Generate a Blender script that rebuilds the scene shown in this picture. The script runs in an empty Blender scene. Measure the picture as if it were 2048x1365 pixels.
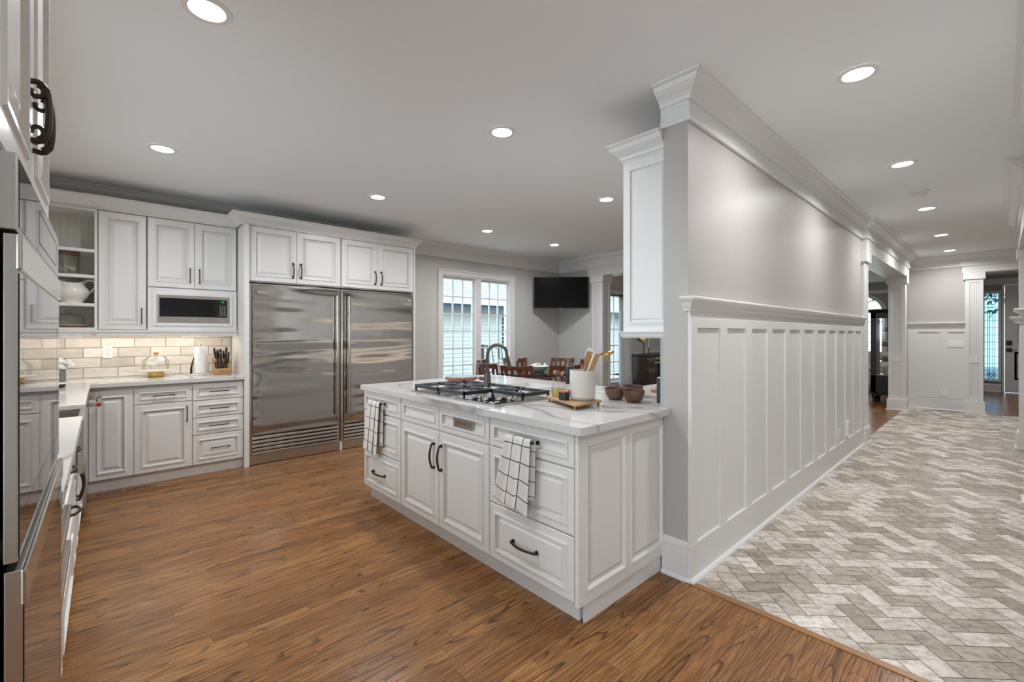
import bpy, bmesh, math, random
from mathutils import Vector, Matrix
random.seed(7)
S = bpy.context.scene
C = S.collection
PI = math.pi

# ------------------------------------------------------------------ camera, world, exposure
FPX, YAW, EYE = 893.5, math.radians(47.53), 1.36
cam = bpy.data.cameras.new('camera')
cam.sensor_width = 36.0
cam.lens = 36.0 * FPX / 2048
cam.shift_y = (668.5 - 682.5) / 2048
cam.clip_start = 0.02
co = bpy.data.objects.new('camera', cam)
C.objects.link(co)
co.location = (0, 0, EYE)
co.rotation_euler = (PI / 2, 0, YAW)
S.camera = co

W = bpy.data.worlds.new('sky')
S.world = W
W.use_nodes = True
wn = W.node_tree.nodes
wn['Background'].inputs[0].default_value = (0.77, 0.91, 1.02, 1)
wn['Background'].inputs[1].default_value = 4.3

S.view_settings.view_transform = 'Standard'
S.view_settings.look = 'None'
S.view_settings.exposure = 0.43
S.view_settings.gamma = 1.0
S.view_settings.use_curve_mapping = False
S.cycles.max_bounces = 10
S.cycles.diffuse_bounces = 6
S.cycles.glossy_bounces = 4
S.cycles.transmission_bounces = 8
S.cycles.transparent_max_bounces = 12
S.cycles.caustics_reflective = False
S.cycles.caustics_refractive = False
S.cycles.sample_clamp_indirect = 6.0

LAMP_W = 11.8            # each recessed lamp
LAMP_COL = (0.95, 0.97, 0.995)
HALL_W = 12.6            # hall lamps and the added unseen lamps
HALL_COL = (0.98, 0.975, 0.97)
UNDER_W = 2.9            # strips under the wall cabinets
UNDER_COL = (1.0, 0.90, 0.75)

# ------------------------------------------------------------------ materials
def mat(name, col, rough=0.5, metal=0.0, var=0.0, vscale=8.0, bump=0.0, bscale=60.0, stretch=(1, 1, 1), coat=0.0, spec=0.5, emit=None, estr=0.0):
    m = bpy.data.materials.new(name)
    m.use_nodes = True
    nt = m.node_tree
    b = nt.nodes['Principled BSDF']
    b.inputs['Base Color'].default_value = (*col, 1)
    b.inputs['Roughness'].default_value = rough
    b.inputs['Metallic'].default_value = metal
    b.inputs['Specular IOR Level'].default_value = spec
    b.inputs['Coat Weight'].default_value = coat
    if emit:
        b.inputs['Emission Color'].default_value = (*emit, 1)
        b.inputs['Emission Strength'].default_value = estr
    tc = nt.nodes.new('ShaderNodeTexCoord')
    mp = nt.nodes.new('ShaderNodeMapping')
    mp.inputs['Scale'].default_value = stretch
    nt.links.new(tc.outputs['Object'], mp.inputs['Vector'])
    if var > 0 or True:
        n = nt.nodes.new('ShaderNodeTexNoise')
        n.inputs['Scale'].default_value = vscale
        n.inputs['Detail'].default_value = 4
        nt.links.new(mp.outputs['Vector'], n.inputs['Vector'])
        mx = nt.nodes.new('ShaderNodeMix')
        mx.data_type = 'RGBA'
        v = max(var, 0.01)
        mx.inputs['A'].default_value = (*[max(0, c * (1 - v)) for c in col], 1)
        mx.inputs['B'].default_value = (*[min(1, c * (1 + v)) for c in col], 1)
        nt.links.new(n.outputs['Fac'], mx.inputs['Factor'])
        nt.links.new(mx.outputs['Result'], b.inputs['Base Color'])
    if bump > 0:
        n2 = nt.nodes.new('ShaderNodeTexNoise')
        n2.inputs['Scale'].default_value = bscale
        n2.inputs['Detail'].default_value = 3
        nt.links.new(mp.outputs['Vector'], n2.inputs['Vector'])
        bp = nt.nodes.new('ShaderNodeBump')
        bp.inputs['Strength'].default_value = bump
        bp.inputs['Distance'].default_value = 0.01
        nt.links.new(n2.outputs['Fac'], bp.inputs['Height'])
        nt.links.new(bp.outputs['Normal'], b.inputs['Normal'])
    return m

def nodes_of(m):
    return m.node_tree, m.node_tree.nodes['Principled BSDF']

M = {}
M['cab'] = mat('cabinet_white', (0.73, 0.725, 0.715), 0.32, var=0.015, bump=0.02, bscale=200, stretch=(1, 1, .05))
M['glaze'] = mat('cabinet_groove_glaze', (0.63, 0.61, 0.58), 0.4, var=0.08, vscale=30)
M['trim'] = mat('trim_white', (0.73, 0.725, 0.715), 0.35, var=0.01)
M['wall'] = mat('wall_greige', (0.56, 0.555, 0.525), 0.6, var=0.012, bump=0.03, bscale=350)
M['wallhall'] = mat('wall_hall', (0.46, 0.437, 0.418), 0.42, var=0.012, bump=0.03, bscale=350)
M['wallblue'] = mat('wall_blue_grey', (0.40, 0.40, 0.395), 0.6, var=0.012)
M['ceil'] = mat('ceiling_paint', (0.85, 0.87, 0.885), 0.8, var=0.01)
M['bead'] = mat('beadboard_sage', (0.64, 0.625, 0.55), 0.45, var=0.02)
M['bronze'] = mat('oil_rubbed_bronze', (0.055, 0.042, 0.036), 0.32, metal=0.85, var=0.25, vscale=40)
M['bronze2'] = mat('faucet_bronze', (0.12, 0.105, 0.095), 0.33, metal=0.9, var=0.2, vscale=30)
M['steel'] = mat('brushed_steel', (0.56, 0.53, 0.50), 0.27, metal=1.0, var=0.06, vscale=50, bump=0.03, bscale=120, stretch=(1, 1, .02))
M['steelp'] = mat('polished_steel', (0.62, 0.58, 0.54), 0.16, metal=1.0, var=0.04)
M['chrome'] = mat('chrome', (0.75, 0.72, 0.68), 0.08, metal=1.0)
M['blackglass'] = mat('black_glass', (0.006, 0.006, 0.007), 0.03, spec=0.5)
M['screen'] = mat('screen_black', (0.004, 0.004, 0.005), 0.25, var=0.1, spec=0.15)
M['iron'] = mat('cast_iron', (0.035, 0.037, 0.042), 0.5, var=0.2, vscale=60, bump=0.1, bscale=200)
M['black'] = mat('black_plastic', (0.018, 0.018, 0.02), 0.35, var=0.1)
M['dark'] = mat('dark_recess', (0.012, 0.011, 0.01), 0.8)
M['speaker'] = mat('slate_plastic', (0.045, 0.06, 0.065), 0.6, bump=0.15, bscale=500)
M['ceramic'] = mat('white_ceramic', (0.74, 0.71, 0.65), 0.18, var=0.02)
M['stone'] = mat('speckled_stoneware', (0.60, 0.57, 0.52), 0.5, var=0.10, vscale=14, bump=0.05, bscale=90)
M['bowl'] = mat('brown_wood_bowl', (0.125, 0.062, 0.036), 0.42, var=0.25, vscale=18, stretch=(1, 1, 5))
M['cherry'] = mat('cherry_wood', (0.115, 0.037, 0.018), 0.2, var=0.3, vscale=14, stretch=(5, 5, 1))
M['espresso'] = mat('espresso_wood', (0.065, 0.040, 0.028), 0.38, var=0.4, vscale=16, stretch=(6, 6, 1))
M['ebony'] = mat('ebony_paint', (0.012, 0.009, 0.009), 0.3, var=0.2)
M['beech'] = mat('beech_wood', (0.50, 0.28, 0.12), 0.42, var=0.18, vscale=10, stretch=(1, 6, 6))
M['spoonwood'] = mat('olive_wood', (0.40, 0.22, 0.085), 0.45, var=0.25, vscale=12, stretch=(8, 8, 1))
M['walnut'] = mat('walnut_wood', (0.20, 0.095, 0.045), 0.4, var=0.25, vscale=12, stretch=(6, 6, 1))
M['acacia'] = mat('acacia_board', (0.42, 0.25, 0.13), 0.45, var=0.3, vscale=9, stretch=(1, 7, 1))
M['orangewood'] = mat('orange_wood', (0.33, 0.115, 0.035), 0.38, var=0.2, vscale=14)
M['blueslate'] = mat('slate_top', (0.22, 0.25, 0.30), 0.3, var=0.08)
M['brass'] = mat('brass', (0.62, 0.42, 0.16), 0.25, metal=1.0, var=0.08)
M['gold'] = mat('gold', (0.75, 0.50, 0.18), 0.18, metal=1.0, var=0.1)
M['copper'] = mat('copper_lid', (0.42, 0.16, 0.09), 0.35, metal=0.7, var=0.1)
M['paper'] = mat('paper_towel', (0.86, 0.84, 0.81), 0.9, bump=0.2, bscale=120)
M['plate'] = mat('outlet_plate', (0.82, 0.82, 0.80), 0.35)
M['plastic'] = mat('white_plastic', (0.78, 0.76, 0.73), 0.4)
M['cork'] = mat('cork', (0.62, 0.30, 0.12), 0.7, var=0.25, vscale=60)
M['oil'] = mat('olive_oil', (0.62, 0.55, 0.22), 0.1, var=0.05)
M['leaf'] = mat('fern_leaf', (0.24, 0.40, 0.07), 0.5, var=0.3, vscale=40)
M['candle'] = mat('candle_wax', (0.80, 0.76, 0.70), 0.6)
M['shell'] = mat('sea_shell', (0.62, 0.52, 0.40), 0.5, var=0.25, vscale=40)
M['coral'] = mat('white_coral', (0.76, 0.72, 0.66), 0.6, var=0.08, vscale=40)
M['marble'] = mat('marble', (0.70, 0.69, 0.68), 0.25, var=0.1, vscale=6)
M['linen'] = mat('curtain_linen', (0.80, 0.78, 0.78), 0.9, var=0.03, bump=0.1, bscale=300)
M['threshold'] = mat('oak_threshold', (0.30, 0.145, 0.052), 0.35, var=0.28, vscale=10, stretch=(1.2, 25, 25))
M['sofa'] = mat('sofa_fabric', (0.52, 0.48, 0.40), 0.9, var=0.08, vscale=30, bump=0.2, bscale=200)
M['siding'] = mat('lap_siding', (0.40, 0.42, 0.405), 0.7, var=0.02)
M['housetrim'] = mat('slate_blue_trim', (0.045, 0.075, 0.10), 0.6, var=0.1)
M['roof'] = mat('asphalt_shingle', (0.24, 0.27, 0.265), 0.9, var=0.4, vscale=9, stretch=(1, 2, 6))
M['ground'] = mat('gravel_ground', (0.40, 0.42, 0.38), 0.95, var=0.4, vscale=12)
M['hedge'] = mat('foliage', (0.10, 0.16, 0.09), 0.8, var=0.5, vscale=10)
M['knife'] = mat('knife_handle', (0.02, 0.017, 0.016), 0.4, var=0.2)
M['label'] = mat('bottle_label', (0.16, 0.17, 0.15), 0.5, var=0.9, vscale=90)
M['wrap'] = mat('clear_wrap', (0.78, 0.76, 0.74), 0.2, bump=0.6, bscale=60)
M['pendant_in'] = mat('pendant_inside', (0.80, 0.55, 0.38), 0.5, emit=(1.0, 0.55, 0.28), estr=0.9)
M['pendant'] = mat('pendant_black', (0.012, 0.016, 0.022), 0.22, metal=0.3, var=0.2)
M['lens'] = mat('lamp_lens', (1, 1, 1), 0.5, emit=(1.0, 0.98, 0.95), estr=9.0)
M['green_led'] = mat('green_display', (0.0, 0.02, 0.0), 0.3, emit=(0.1, 0.8, 0.2), estr=0.25)
M['red'] = mat('red_medallion', (0.45, 0.02, 0.03), 0.3)
M['blue'] = mat('blue_sponge', (0.02, 0.07, 0.20), 0.6)
M['grout'] = mat('tile_grout', (0.30, 0.285, 0.26), 0.9, var=0.1)
M['grout_dark'] = mat('floor_grout', (0.20, 0.185, 0.165), 0.9, var=0.2, vscale=60)

def translucent(m, amount):
    nt, b = nodes_of(m)
    out = [n for n in nt.nodes if n.type == 'OUTPUT_MATERIAL'][0]
    t = nt.nodes.new('ShaderNodeBsdfTranslucent'); t.inputs[0].default_value = b.inputs['Base Color'].default_value
    mx = nt.nodes.new('ShaderNodeMixShader'); mx.inputs[0].default_value = amount
    nt.links.new(b.outputs[0], mx.inputs[1]); nt.links.new(t.outputs[0], mx.inputs[2]); nt.links.new(mx.outputs[0], out.inputs[0])
translucent(M['linen'], 0.6)

def glass(name, tint=(0.97, 0.985, 0.98), edge=1.0, k=1.0):
    m = bpy.data.materials.new(name)
    m.use_nodes = True
    nt = m.node_tree
    for n in list(nt.nodes):
        nt.nodes.remove(n)
    out = nt.nodes.new('ShaderNodeOutputMaterial')
    tr = nt.nodes.new('ShaderNodeBsdfTransparent')
    tr.inputs[0].default_value = (*tint, 1)
    lf = nt.nodes.new('ShaderNodeLayerWeight')
    pf = nt.nodes.new('ShaderNodeMath'); pf.operation = 'POWER'; pf.inputs[1].default_value = 3.5
    nt.links.new(lf.outputs['Facing'], pf.inputs[0])
    mc = nt.nodes.new('ShaderNodeMix'); mc.data_type = 'RGBA'
    mc.inputs['A'].default_value = (*tint, 1); mc.inputs['B'].default_value = (*[c * edge for c in tint], 1)
    nt.links.new(pf.outputs[0], mc.inputs['Factor']); nt.links.new(mc.outputs['Result'], tr.inputs[0])
    gl = nt.nodes.new('ShaderNodeBsdfGlossy')
    gl.inputs['Roughness'].default_value = 0.03
    lw = nt.nodes.new('ShaderNodeLayerWeight')
    pw = nt.nodes.new('ShaderNodeMath'); pw.operation = 'POWER'; pw.inputs[1].default_value = 4.5
    nt.links.new(lw.outputs['Facing'], pw.inputs[0])
    mu = nt.nodes.new('ShaderNodeMath'); mu.operation = 'MULTIPLY_ADD'
    mu.inputs[1].default_value = 0.62 * k; mu.inputs[2].default_value = 0.04 * k
    nt.links.new(pw.outputs[0], mu.inputs[0])
    mx = nt.nodes.new('ShaderNodeMixShader')
    nt.links.new(mu.outputs[0], mx.inputs[0])
    nt.links.new(tr.outputs[0], mx.inputs[1])
    nt.links.new(gl.outputs[0], mx.inputs[2])
    nt.links.new(mx.outputs[0], out.inputs[0])
    return m
M['pane'] = glass('window_glass')
M['glass'] = glass('clear_glass', (0.965, 0.97, 0.955), edge=0.45, k=1.2)
M['leaded'] = glass('leaded_glass', (0.40, 0.52, 0.58), k=1.0)

def wood_floor():
    m = bpy.data.materials.new('oak_planks')
    m.use_nodes = True
    nt, b = nodes_of(m)
    N, L = nt.nodes, nt.links
    geo = N.new('ShaderNodeNewGeometry')
    at = N.new('ShaderNodeAttribute'); at.attribute_name = 'rnd'; at.attribute_type = 'GEOMETRY'
    sep = N.new('ShaderNodeSeparateXYZ'); L.new(geo.outputs['Position'], sep.inputs[0])
    # per-plank offset so the grain breaks at every board
    off = N.new('ShaderNodeMath'); off.operation = 'MULTIPLY'; off.inputs[1].default_value = 57.0
    L.new(at.outputs['Fac'], off.inputs[0])
    yy = N.new('ShaderNodeMath'); yy.operation = 'ADD'
    L.new(sep.outputs['Y'], yy.inputs[0]); L.new(off.outputs[0], yy.inputs[1])
    # cathedral grain: warped distance field
    cx = N.new('ShaderNodeCombineXYZ')
    sx = N.new('ShaderNodeMath'); sx.operation = 'MULTIPLY'; sx.inputs[1].default_value = 1.0
    L.new(sep.outputs['X'], sx.inputs[0]); L.new(sx.outputs[0], cx.inputs[0])
    sy = N.new('ShaderNodeMath'); sy.operation = 'MULTIPLY'; sy.inputs[1].default_value = 0.065
    L.new(yy.outputs[0], sy.inputs[0]); L.new(sy.outputs[0], cx.inputs[1])
    L.new(off.outputs[0], cx.inputs[2])
    n1 = N.new('ShaderNodeTexNoise'); n1.inputs['Scale'].default_value = 9.0; n1.inputs['Detail'].default_value = 1.6; n1.inputs['Roughness'].default_value = 0.45
    L.new(cx.outputs[0], n1.inputs['Vector'])
    k = N.new('ShaderNodeMath'); k.operation = 'MULTIPLY'; k.inputs[1].default_value = 19.0
    L.new(n1.outputs['Fac'], k.inputs[0])
    fr = N.new('ShaderNodeMath'); fr.operation = 'FRACT'; L.new(k.outputs[0], fr.inputs[0])
    r1 = N.new('ShaderNodeValToRGB')
    r1.color_ramp.elements[0].position = 0.0; r1.color_ramp.elements[0].color = (0, 0, 0, 1)
    r1.color_ramp.elements[1].position = 0.26; r1.color_ramp.elements[1].color = (1, 1, 1, 1)
    e = r1.color_ramp.elements.new(0.07); e.color = (0.25, 0.25, 0.25, 1)
    e = r1.color_ramp.elements.new(0.97); e.color = (0.9, 0.9, 0.9, 1)
    L.new(fr.outputs[0], r1.inputs[0])
    # fine pores
    c2 = N.new('ShaderNodeCombineXYZ')
    L.new(sep.outputs['X'], c2.inputs[0])
    s2 = N.new('ShaderNodeMath'); s2.operation = 'MULTIPLY'; s2.inputs[1].default_value = 0.035
    L.new(yy.outputs[0], s2.inputs[0]); L.new(s2.outputs[0], c2.inputs[1]); L.new(off.outputs[0], c2.inputs[2])
    n2 = N.new('ShaderNodeTexNoise'); n2.inputs['Scale'].default_value = 190.0; n2.inputs['Detail'].default_value = 3
    L.new(c2.outputs[0], n2.inputs['Vector'])
    r2 = N.new('ShaderNodeValToRGB')
    r2.color_ramp.elements[0].position = 0.40; r2.color_ramp.elements[0].color = (0.42, 0.40, 0.38, 1)
    r2.color_ramp.elements[1].position = 0.58
    L.new(n2.outputs['Fac'], r2.inputs[0])
    # board tones
    rb = N.new('ShaderNodeValToRGB')
    cr = rb.color_ramp
    cols = [(0.0, (0.225, 0.096, 0.031)), (0.25, (0.285, 0.130, 0.042)), (0.5, (0.318, 0.150, 0.050)), (0.75, (0.352, 0.172, 0.059)), (0.9, (0.315, 0.126, 0.040)), (1.0, (0.39, 0.20, 0.073))]
    cr.elements[0].position = 0; cr.elements[0].color = (*cols[0][1], 1)
    cr.elements[1].position = 1; cr.elements[1].color = (*cols[-1][1], 1)
    for p, c in cols[1:-1]:
        q = cr.elements.new(p); q.color = (*c, 1)
    L.new(at.outputs['Fac'], rb.inputs[0])
    # grain lines come and go, and some boards are almost plain
    c3 = N.new('ShaderNodeCombineXYZ'); L.new(sep.outputs['X'], c3.inputs[0]); L.new(sy.outputs[0], c3.inputs[1]); L.new(off.outputs[0], c3.inputs[2])
    n3 = N.new('ShaderNodeTexNoise'); n3.inputs['Scale'].default_value = 6.0; n3.inputs['Detail'].default_value = 2
    L.new(c3.outputs[0], n3.inputs['Vector'])
    hs = N.new('ShaderNodeMath'); hs.operation = 'MULTIPLY'; hs.inputs[1].default_value = 7.31; L.new(at.outputs['Fac'], hs.inputs[0])
    hf = N.new('ShaderNodeMath'); hf.operation = 'FRACT'; L.new(hs.outputs[0], hf.inputs[0])
    sm = N.new('ShaderNodeMath'); sm.operation = 'MULTIPLY_ADD'; sm.inputs[1].default_value = 0.55; L.new(hf.outputs[0], sm.inputs[0]); L.new(n3.outputs['Fac'], sm.inputs[2])
    r3 = N.new('ShaderNodeValToRGB')
    r3.color_ramp.elements[0].position = 0.40; r3.color_ramp.elements[0].color = (0.10, 0.10, 0.10, 1)
    r3.color_ramp.elements[1].position = 0.80; r3.color_ramp.elements[1].color = (1, 1, 1, 1)
    L.new(sm.outputs[0], r3.inputs[0])
    inv = N.new('ShaderNodeMath'); inv.operation = 'SUBTRACT'; inv.inputs[0].default_value = 1.0; L.new(r1.outputs['Color'], inv.inputs[1])
    ml = N.new('ShaderNodeMath'); ml.operation = 'MULTIPLY'; L.new(inv.outputs[0], ml.inputs[0]); L.new(r3.outputs['Color'], ml.inputs[1])
    gf = N.new('ShaderNodeMath'); gf.operation = 'SUBTRACT'; gf.inputs[0].default_value = 1.0; L.new(ml.outputs[0], gf.inputs[1])
    m1 = N.new('ShaderNodeMix'); m1.data_type = 'RGBA'
    m1.inputs['A'].default_value = (0.062, 0.026, 0.010, 1)
    L.new(gf.outputs[0], m1.inputs['Factor']); L.new(rb.outputs['Color'], m1.inputs['B'])
    m2 = N.new('ShaderNodeMix'); m2.data_type = 'RGBA'; m2.blend_type = 'MULTIPLY'; m2.inputs['Factor'].default_value = 0.8
    L.new(m1.outputs['Result'], m2.inputs['A']); L.new(r2.outputs['Color'], m2.inputs['B'])
    L.new(m2.outputs['Result'], b.inputs['Base Color'])
    b.inputs['Roughness'].default_value = 0.27
    b.inputs['Specular IOR Level'].default_value = 0.35
    bp = N.new('ShaderNodeBump'); bp.inputs['Strength'].default_value = 0.06; bp.inputs['Distance'].default_value = 0.004
    L.new(r1.outputs['Color'], bp.inputs['Height']); L.new(bp.outputs['Normal'], b.inputs['Normal'])
    return m
M['oak'] = wood_floor()

def tile_floor():
    m = bpy.data.materials.new('brick_tile')
    m.use_nodes = True
    nt, b = nodes_of(m)
    N, L = nt.nodes, nt.links
    geo = N.new('ShaderNodeNewGeometry')
    at = N.new('ShaderNodeAttribute'); at.attribute_name = 'rnd'
    rb = N.new('ShaderNodeValToRGB'); cr = rb.color_ramp
    cols = [(0, (0.32, 0.285, 0.235)), (0.3, (0.41, 0.37, 0.315)), (0.5, (0.475, 0.43, 0.38)), (0.7, (0.60, 0.55, 0.51)), (1, (0.70, 0.65, 0.61))]
    cr.elements[0].color = (*cols[0][1], 1); cr.elements[1].color = (*cols[-1][1], 1)
    for p, c in cols[1:-1]:
        q = cr.elements.new(p); q.color = (*c, 1)
    L.new(at.outputs['Fac'], rb.inputs[0])
    add = N.new('ShaderNodeVectorMath'); add.operation = 'ADD'
    cb = N.new('ShaderNodeCombineXYZ'); mu = N.new('ShaderNodeMath'); mu.operation = 'MULTIPLY'; mu.inputs[1].default_value = 41
    L.new(at.outputs['Fac'], mu.inputs[0]); L.new(mu.outputs[0], cb.inputs[2])
    mp = N.new('ShaderNodeMapping'); mp.inputs['Scale'].default_value = (1.0, 1.0, 1.0); mp.inputs['Rotation'].default_value = (0, 0, -0.74); 
    L.new(geo.outputs['Position'], mp.inputs[0])
    st = N.new('ShaderNodeVectorMath'); st.operation = 'MULTIPLY'; st.inputs[1].default_value = (1.0, 1.9, 1)
    L.new(mp.outputs[0], st.inputs[0])
    L.new(st.outputs[0], add.inputs[0]); L.new(cb.outputs[0], add.inputs[1])
    n = N.new('ShaderNodeTexNoise'); n.inputs['Scale'].default_value = 15; n.inputs['Detail'].default_value = 10; n.inputs['Roughness'].default_value = 0.78
    L.new(add.outputs[0], n.inputs['Vector'])
    r = N.new('ShaderNodeValToRGB')
    r.color_ramp.elements[0].position = 0.40; r.color_ramp.elements[0].color = (0.56, 0.54, 0.50, 1)
    r.color_ramp.elements[1].position = 0.55; r.color_ramp.elements[1].color = (1.14, 1.12, 1.09, 1)
    L.new(n.outputs['Fac'], r.inputs[0])
    mx = N.new('ShaderNodeMix'); mx.data_type = 'RGBA'; mx.blend_type = 'MULTIPLY'; mx.inputs['Factor'].default_value = 0.85
    L.new(rb.outputs['Color'], mx.inputs['A']); L.new(r.outputs['Color'], mx.inputs['B'])
    L.new(mx.outputs['Result'], b.inputs['Base Color'])
    b.inputs['Roughness'].default_value = 0.5
    return m
M['tile'] = tile_floor()

def quartz():
    m = bpy.data.materials.new('quartz_veined')
    m.use_nodes = True
    nt, b = nodes_of(m)
    N, L = nt.nodes, nt.links
    geo = N.new('ShaderNodeNewGeometry')
    mp = N.new('ShaderNodeMapping'); mp.inputs['Rotation'].default_value = (0.3, 0.2, 0.5); mp.inputs['Scale'].default_value = (0.26, 0.68, 0.35)
    L.new(geo.outputs['Position'], mp.inputs[0])
    n0 = N.new('ShaderNodeTexNoise'); n0.inputs['Scale'].default_value = 1.9; n0.inputs['Detail'].default_value = 2.5; n0.inputs['Roughness'].default_value = 0.45
    L.new(mp.outputs[0], n0.inputs['Vector'])
    sb = N.new('ShaderNodeMath'); sb.operation = 'SUBTRACT'; sb.inputs[1].default_value = 0.5; L.new(n0.outputs['Fac'], sb.inputs[0])
    ab = N.new('ShaderNodeMath'); ab.operation = 'ABSOLUTE'; L.new(sb.outputs[0], ab.inputs[0])
    r = N.new('ShaderNodeValToRGB')
    r.color_ramp.elements[0].position = 0.0; r.color_ramp.elements[0].color = (0.34, 0.325, 0.31, 1)
    r.color_ramp.elements[1].position = 0.015; r.color_ramp.elements[1].color = (0.61, 0.603, 0.597, 1)
    e = r.color_ramp.elements.new(0.005); e.color = (0.50, 0.485, 0.47, 1)
    L.new(ab.outputs[0], r.inputs[0])
    L.new(r.outputs['Color'], b.inputs['Base Color'])
    b.inputs['Roughness'].default_value = 0.10
    return m
M['quartz'] = quartz()

def fridge_steel():
    m = bpy.data.materials.new('fridge_steel')
    m.use_nodes = True
    nt, b = nodes_of(m)
    N, L = nt.nodes, nt.links
    geo = N.new('ShaderNodeNewGeometry')
    b.inputs['Base Color'].default_value = (0.50, 0.485, 0.465, 1)
    b.inputs['Metallic'].default_value = 1.0
    b.inputs['Roughness'].default_value = 0.15
    mp = N.new('ShaderNodeMapping'); mp.inputs['Scale'].default_value = (1, 0.30, 2.4)
    L.new(geo.outputs['Position'], mp.inputs[0])
    n = N.new('ShaderNodeTexNoise'); n.inputs['Scale'].default_value = 2.0; n.inputs['Detail'].default_value = 1.0
    L.new(mp.outputs[0], n.inputs['Vector'])
    bp = N.new('ShaderNodeBump'); bp.inputs['Strength'].default_value = 1.0; bp.inputs['Distance'].default_value = 0.034
    L.new(n.outputs['Fac'], bp.inputs['Height'])
    L.new(bp.outputs['Normal'], b.inputs['Normal'])
    mp2 = N.new('ShaderNodeMapping'); mp2.inputs['Scale'].default_value = (1, 0.4, 60)
    L.new(geo.outputs['Position'], mp2.inputs[0])
    n2 = N.new('ShaderNodeTexNoise'); n2.inputs['Scale'].default_value = 8; n2.inputs['Detail'].default_value = 3
    L.new(mp2.outputs[0], n2.inputs['Vector'])
    r = N.new('ShaderNodeMapRange'); r.inputs['To Min'].default_value = 0.07; r.inputs['To Max'].default_value = 0.12
    L.new(n2.outputs['Fac'], r.inputs[0]); L.new(r.outputs[0], b.inputs['Roughness'])
    return m
M['fsteel'] = fridge_steel()

def splash_tile():
    m = bpy.data.materials.new('glazed_subway_tile')
    m.use_nodes = True
    nt, b = nodes_of(m)
    N, L = nt.nodes, nt.links
    geo = N.new('ShaderNodeNewGeometry')
    at = N.new('ShaderNodeAttribute'); at.attribute_name = 'rnd'
    rb = N.new('ShaderNodeValToRGB')
    rb.color_ramp.elements[0].color = (0.56, 0.525, 0.485, 1); rb.color_ramp.elements[1].color = (0.76, 0.73, 0.69, 1)
    L.new(at.outputs['Fac'], rb.inputs[0])
    mp = N.new('ShaderNodeMapping'); mp.inputs['Scale'].default_value = (1, 1.2, 3); L.new(geo.outputs['Position'], mp.inputs[0])
    n = N.new('ShaderNodeTexNoise'); n.inputs['Scale'].default_value = 9; n.inputs['Detail'].default_value = 3
    L.new(mp.outputs[0], n.inputs['Vector'])
    r = N.new('ShaderNodeValToRGB'); r.color_ramp.elements[0].position = .3; r.color_ramp.elements[0].color = (0.86, 0.85, 0.84, 1); r.color_ramp.elements[1].position = .7
    L.new(n.outputs['Fac'], r.inputs[0])
    mx = N.new('ShaderNodeMix'); mx.data_type = 'RGBA'; mx.blend_type = 'MULTIPLY'; mx.inputs['Factor'].default_value = 1
    L.new(rb.outputs['Color'], mx.inputs['A']); L.new(r.outputs['Color'], mx.inputs['B'])
    L.new(mx.outputs['Result'], b.inputs['Base Color'])
    b.inputs['Roughness'].default_value = 0.14
    bp = N.new('ShaderNodeBump'); bp.inputs['Strength'].default_value = 0.25; bp.inputs['Distance'].default_value = 0.01
    L.new(n.outputs['Fac'], bp.inputs['Height']); L.new(bp.outputs['Normal'], b.inputs['Normal'])
    return m
M['splash'] = splash_tile()

def towel_mat():
    m = bpy.data.materials.new('plaid_towel')
    m.use_nodes = True
    nt, b = nodes_of(m)
    N, L = nt.nodes, nt.links
    uv = N.new('ShaderNodeUVMap')
    sp = N.new('ShaderNodeSeparateXYZ'); L.new(uv.outputs[0], sp.inputs[0])
    outs = []
    for ax, f in (('X', 2.35), ('Y', 3.9)):
        mu = N.new('ShaderNodeMath'); mu.operation = 'MULTIPLY'; mu.inputs[1].default_value = f; L.new(sp.outputs[ax], mu.inputs[0])
        fr = N.new('ShaderNodeMath'); fr.operation = 'FRACT'; L.new(mu.outputs[0], fr.inputs[0])
        lt = N.new('ShaderNodeMath'); lt.operation = 'LESS_THAN'; lt.inputs[1].default_value = 0.07 if ax == 'X' else 0.06; L.new(fr.outputs[0], lt.inputs[0])
        outs.append(lt)
    mxm = N.new('ShaderNodeMath'); mxm.operation = 'MAXIMUM'; L.new(outs[0].outputs[0], mxm.inputs[0]); L.new(outs[1].outputs[0], mxm.inputs[1])
    mx = N.new('ShaderNodeMix'); mx.data_type = 'RGBA'
    mx.inputs['A'].default_value = (0.78, 0.75, 0.72, 1); mx.inputs['B'].default_value = (0.05, 0.06, 0.085, 1)
    L.new(mxm.outputs[0], mx.inputs['Factor']); L.new(mx.outputs['Result'], b.inputs['Base Color'])
    b.inputs['Roughness'].default_value = 0.9
    return m
M['towel'] = towel_mat()

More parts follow.
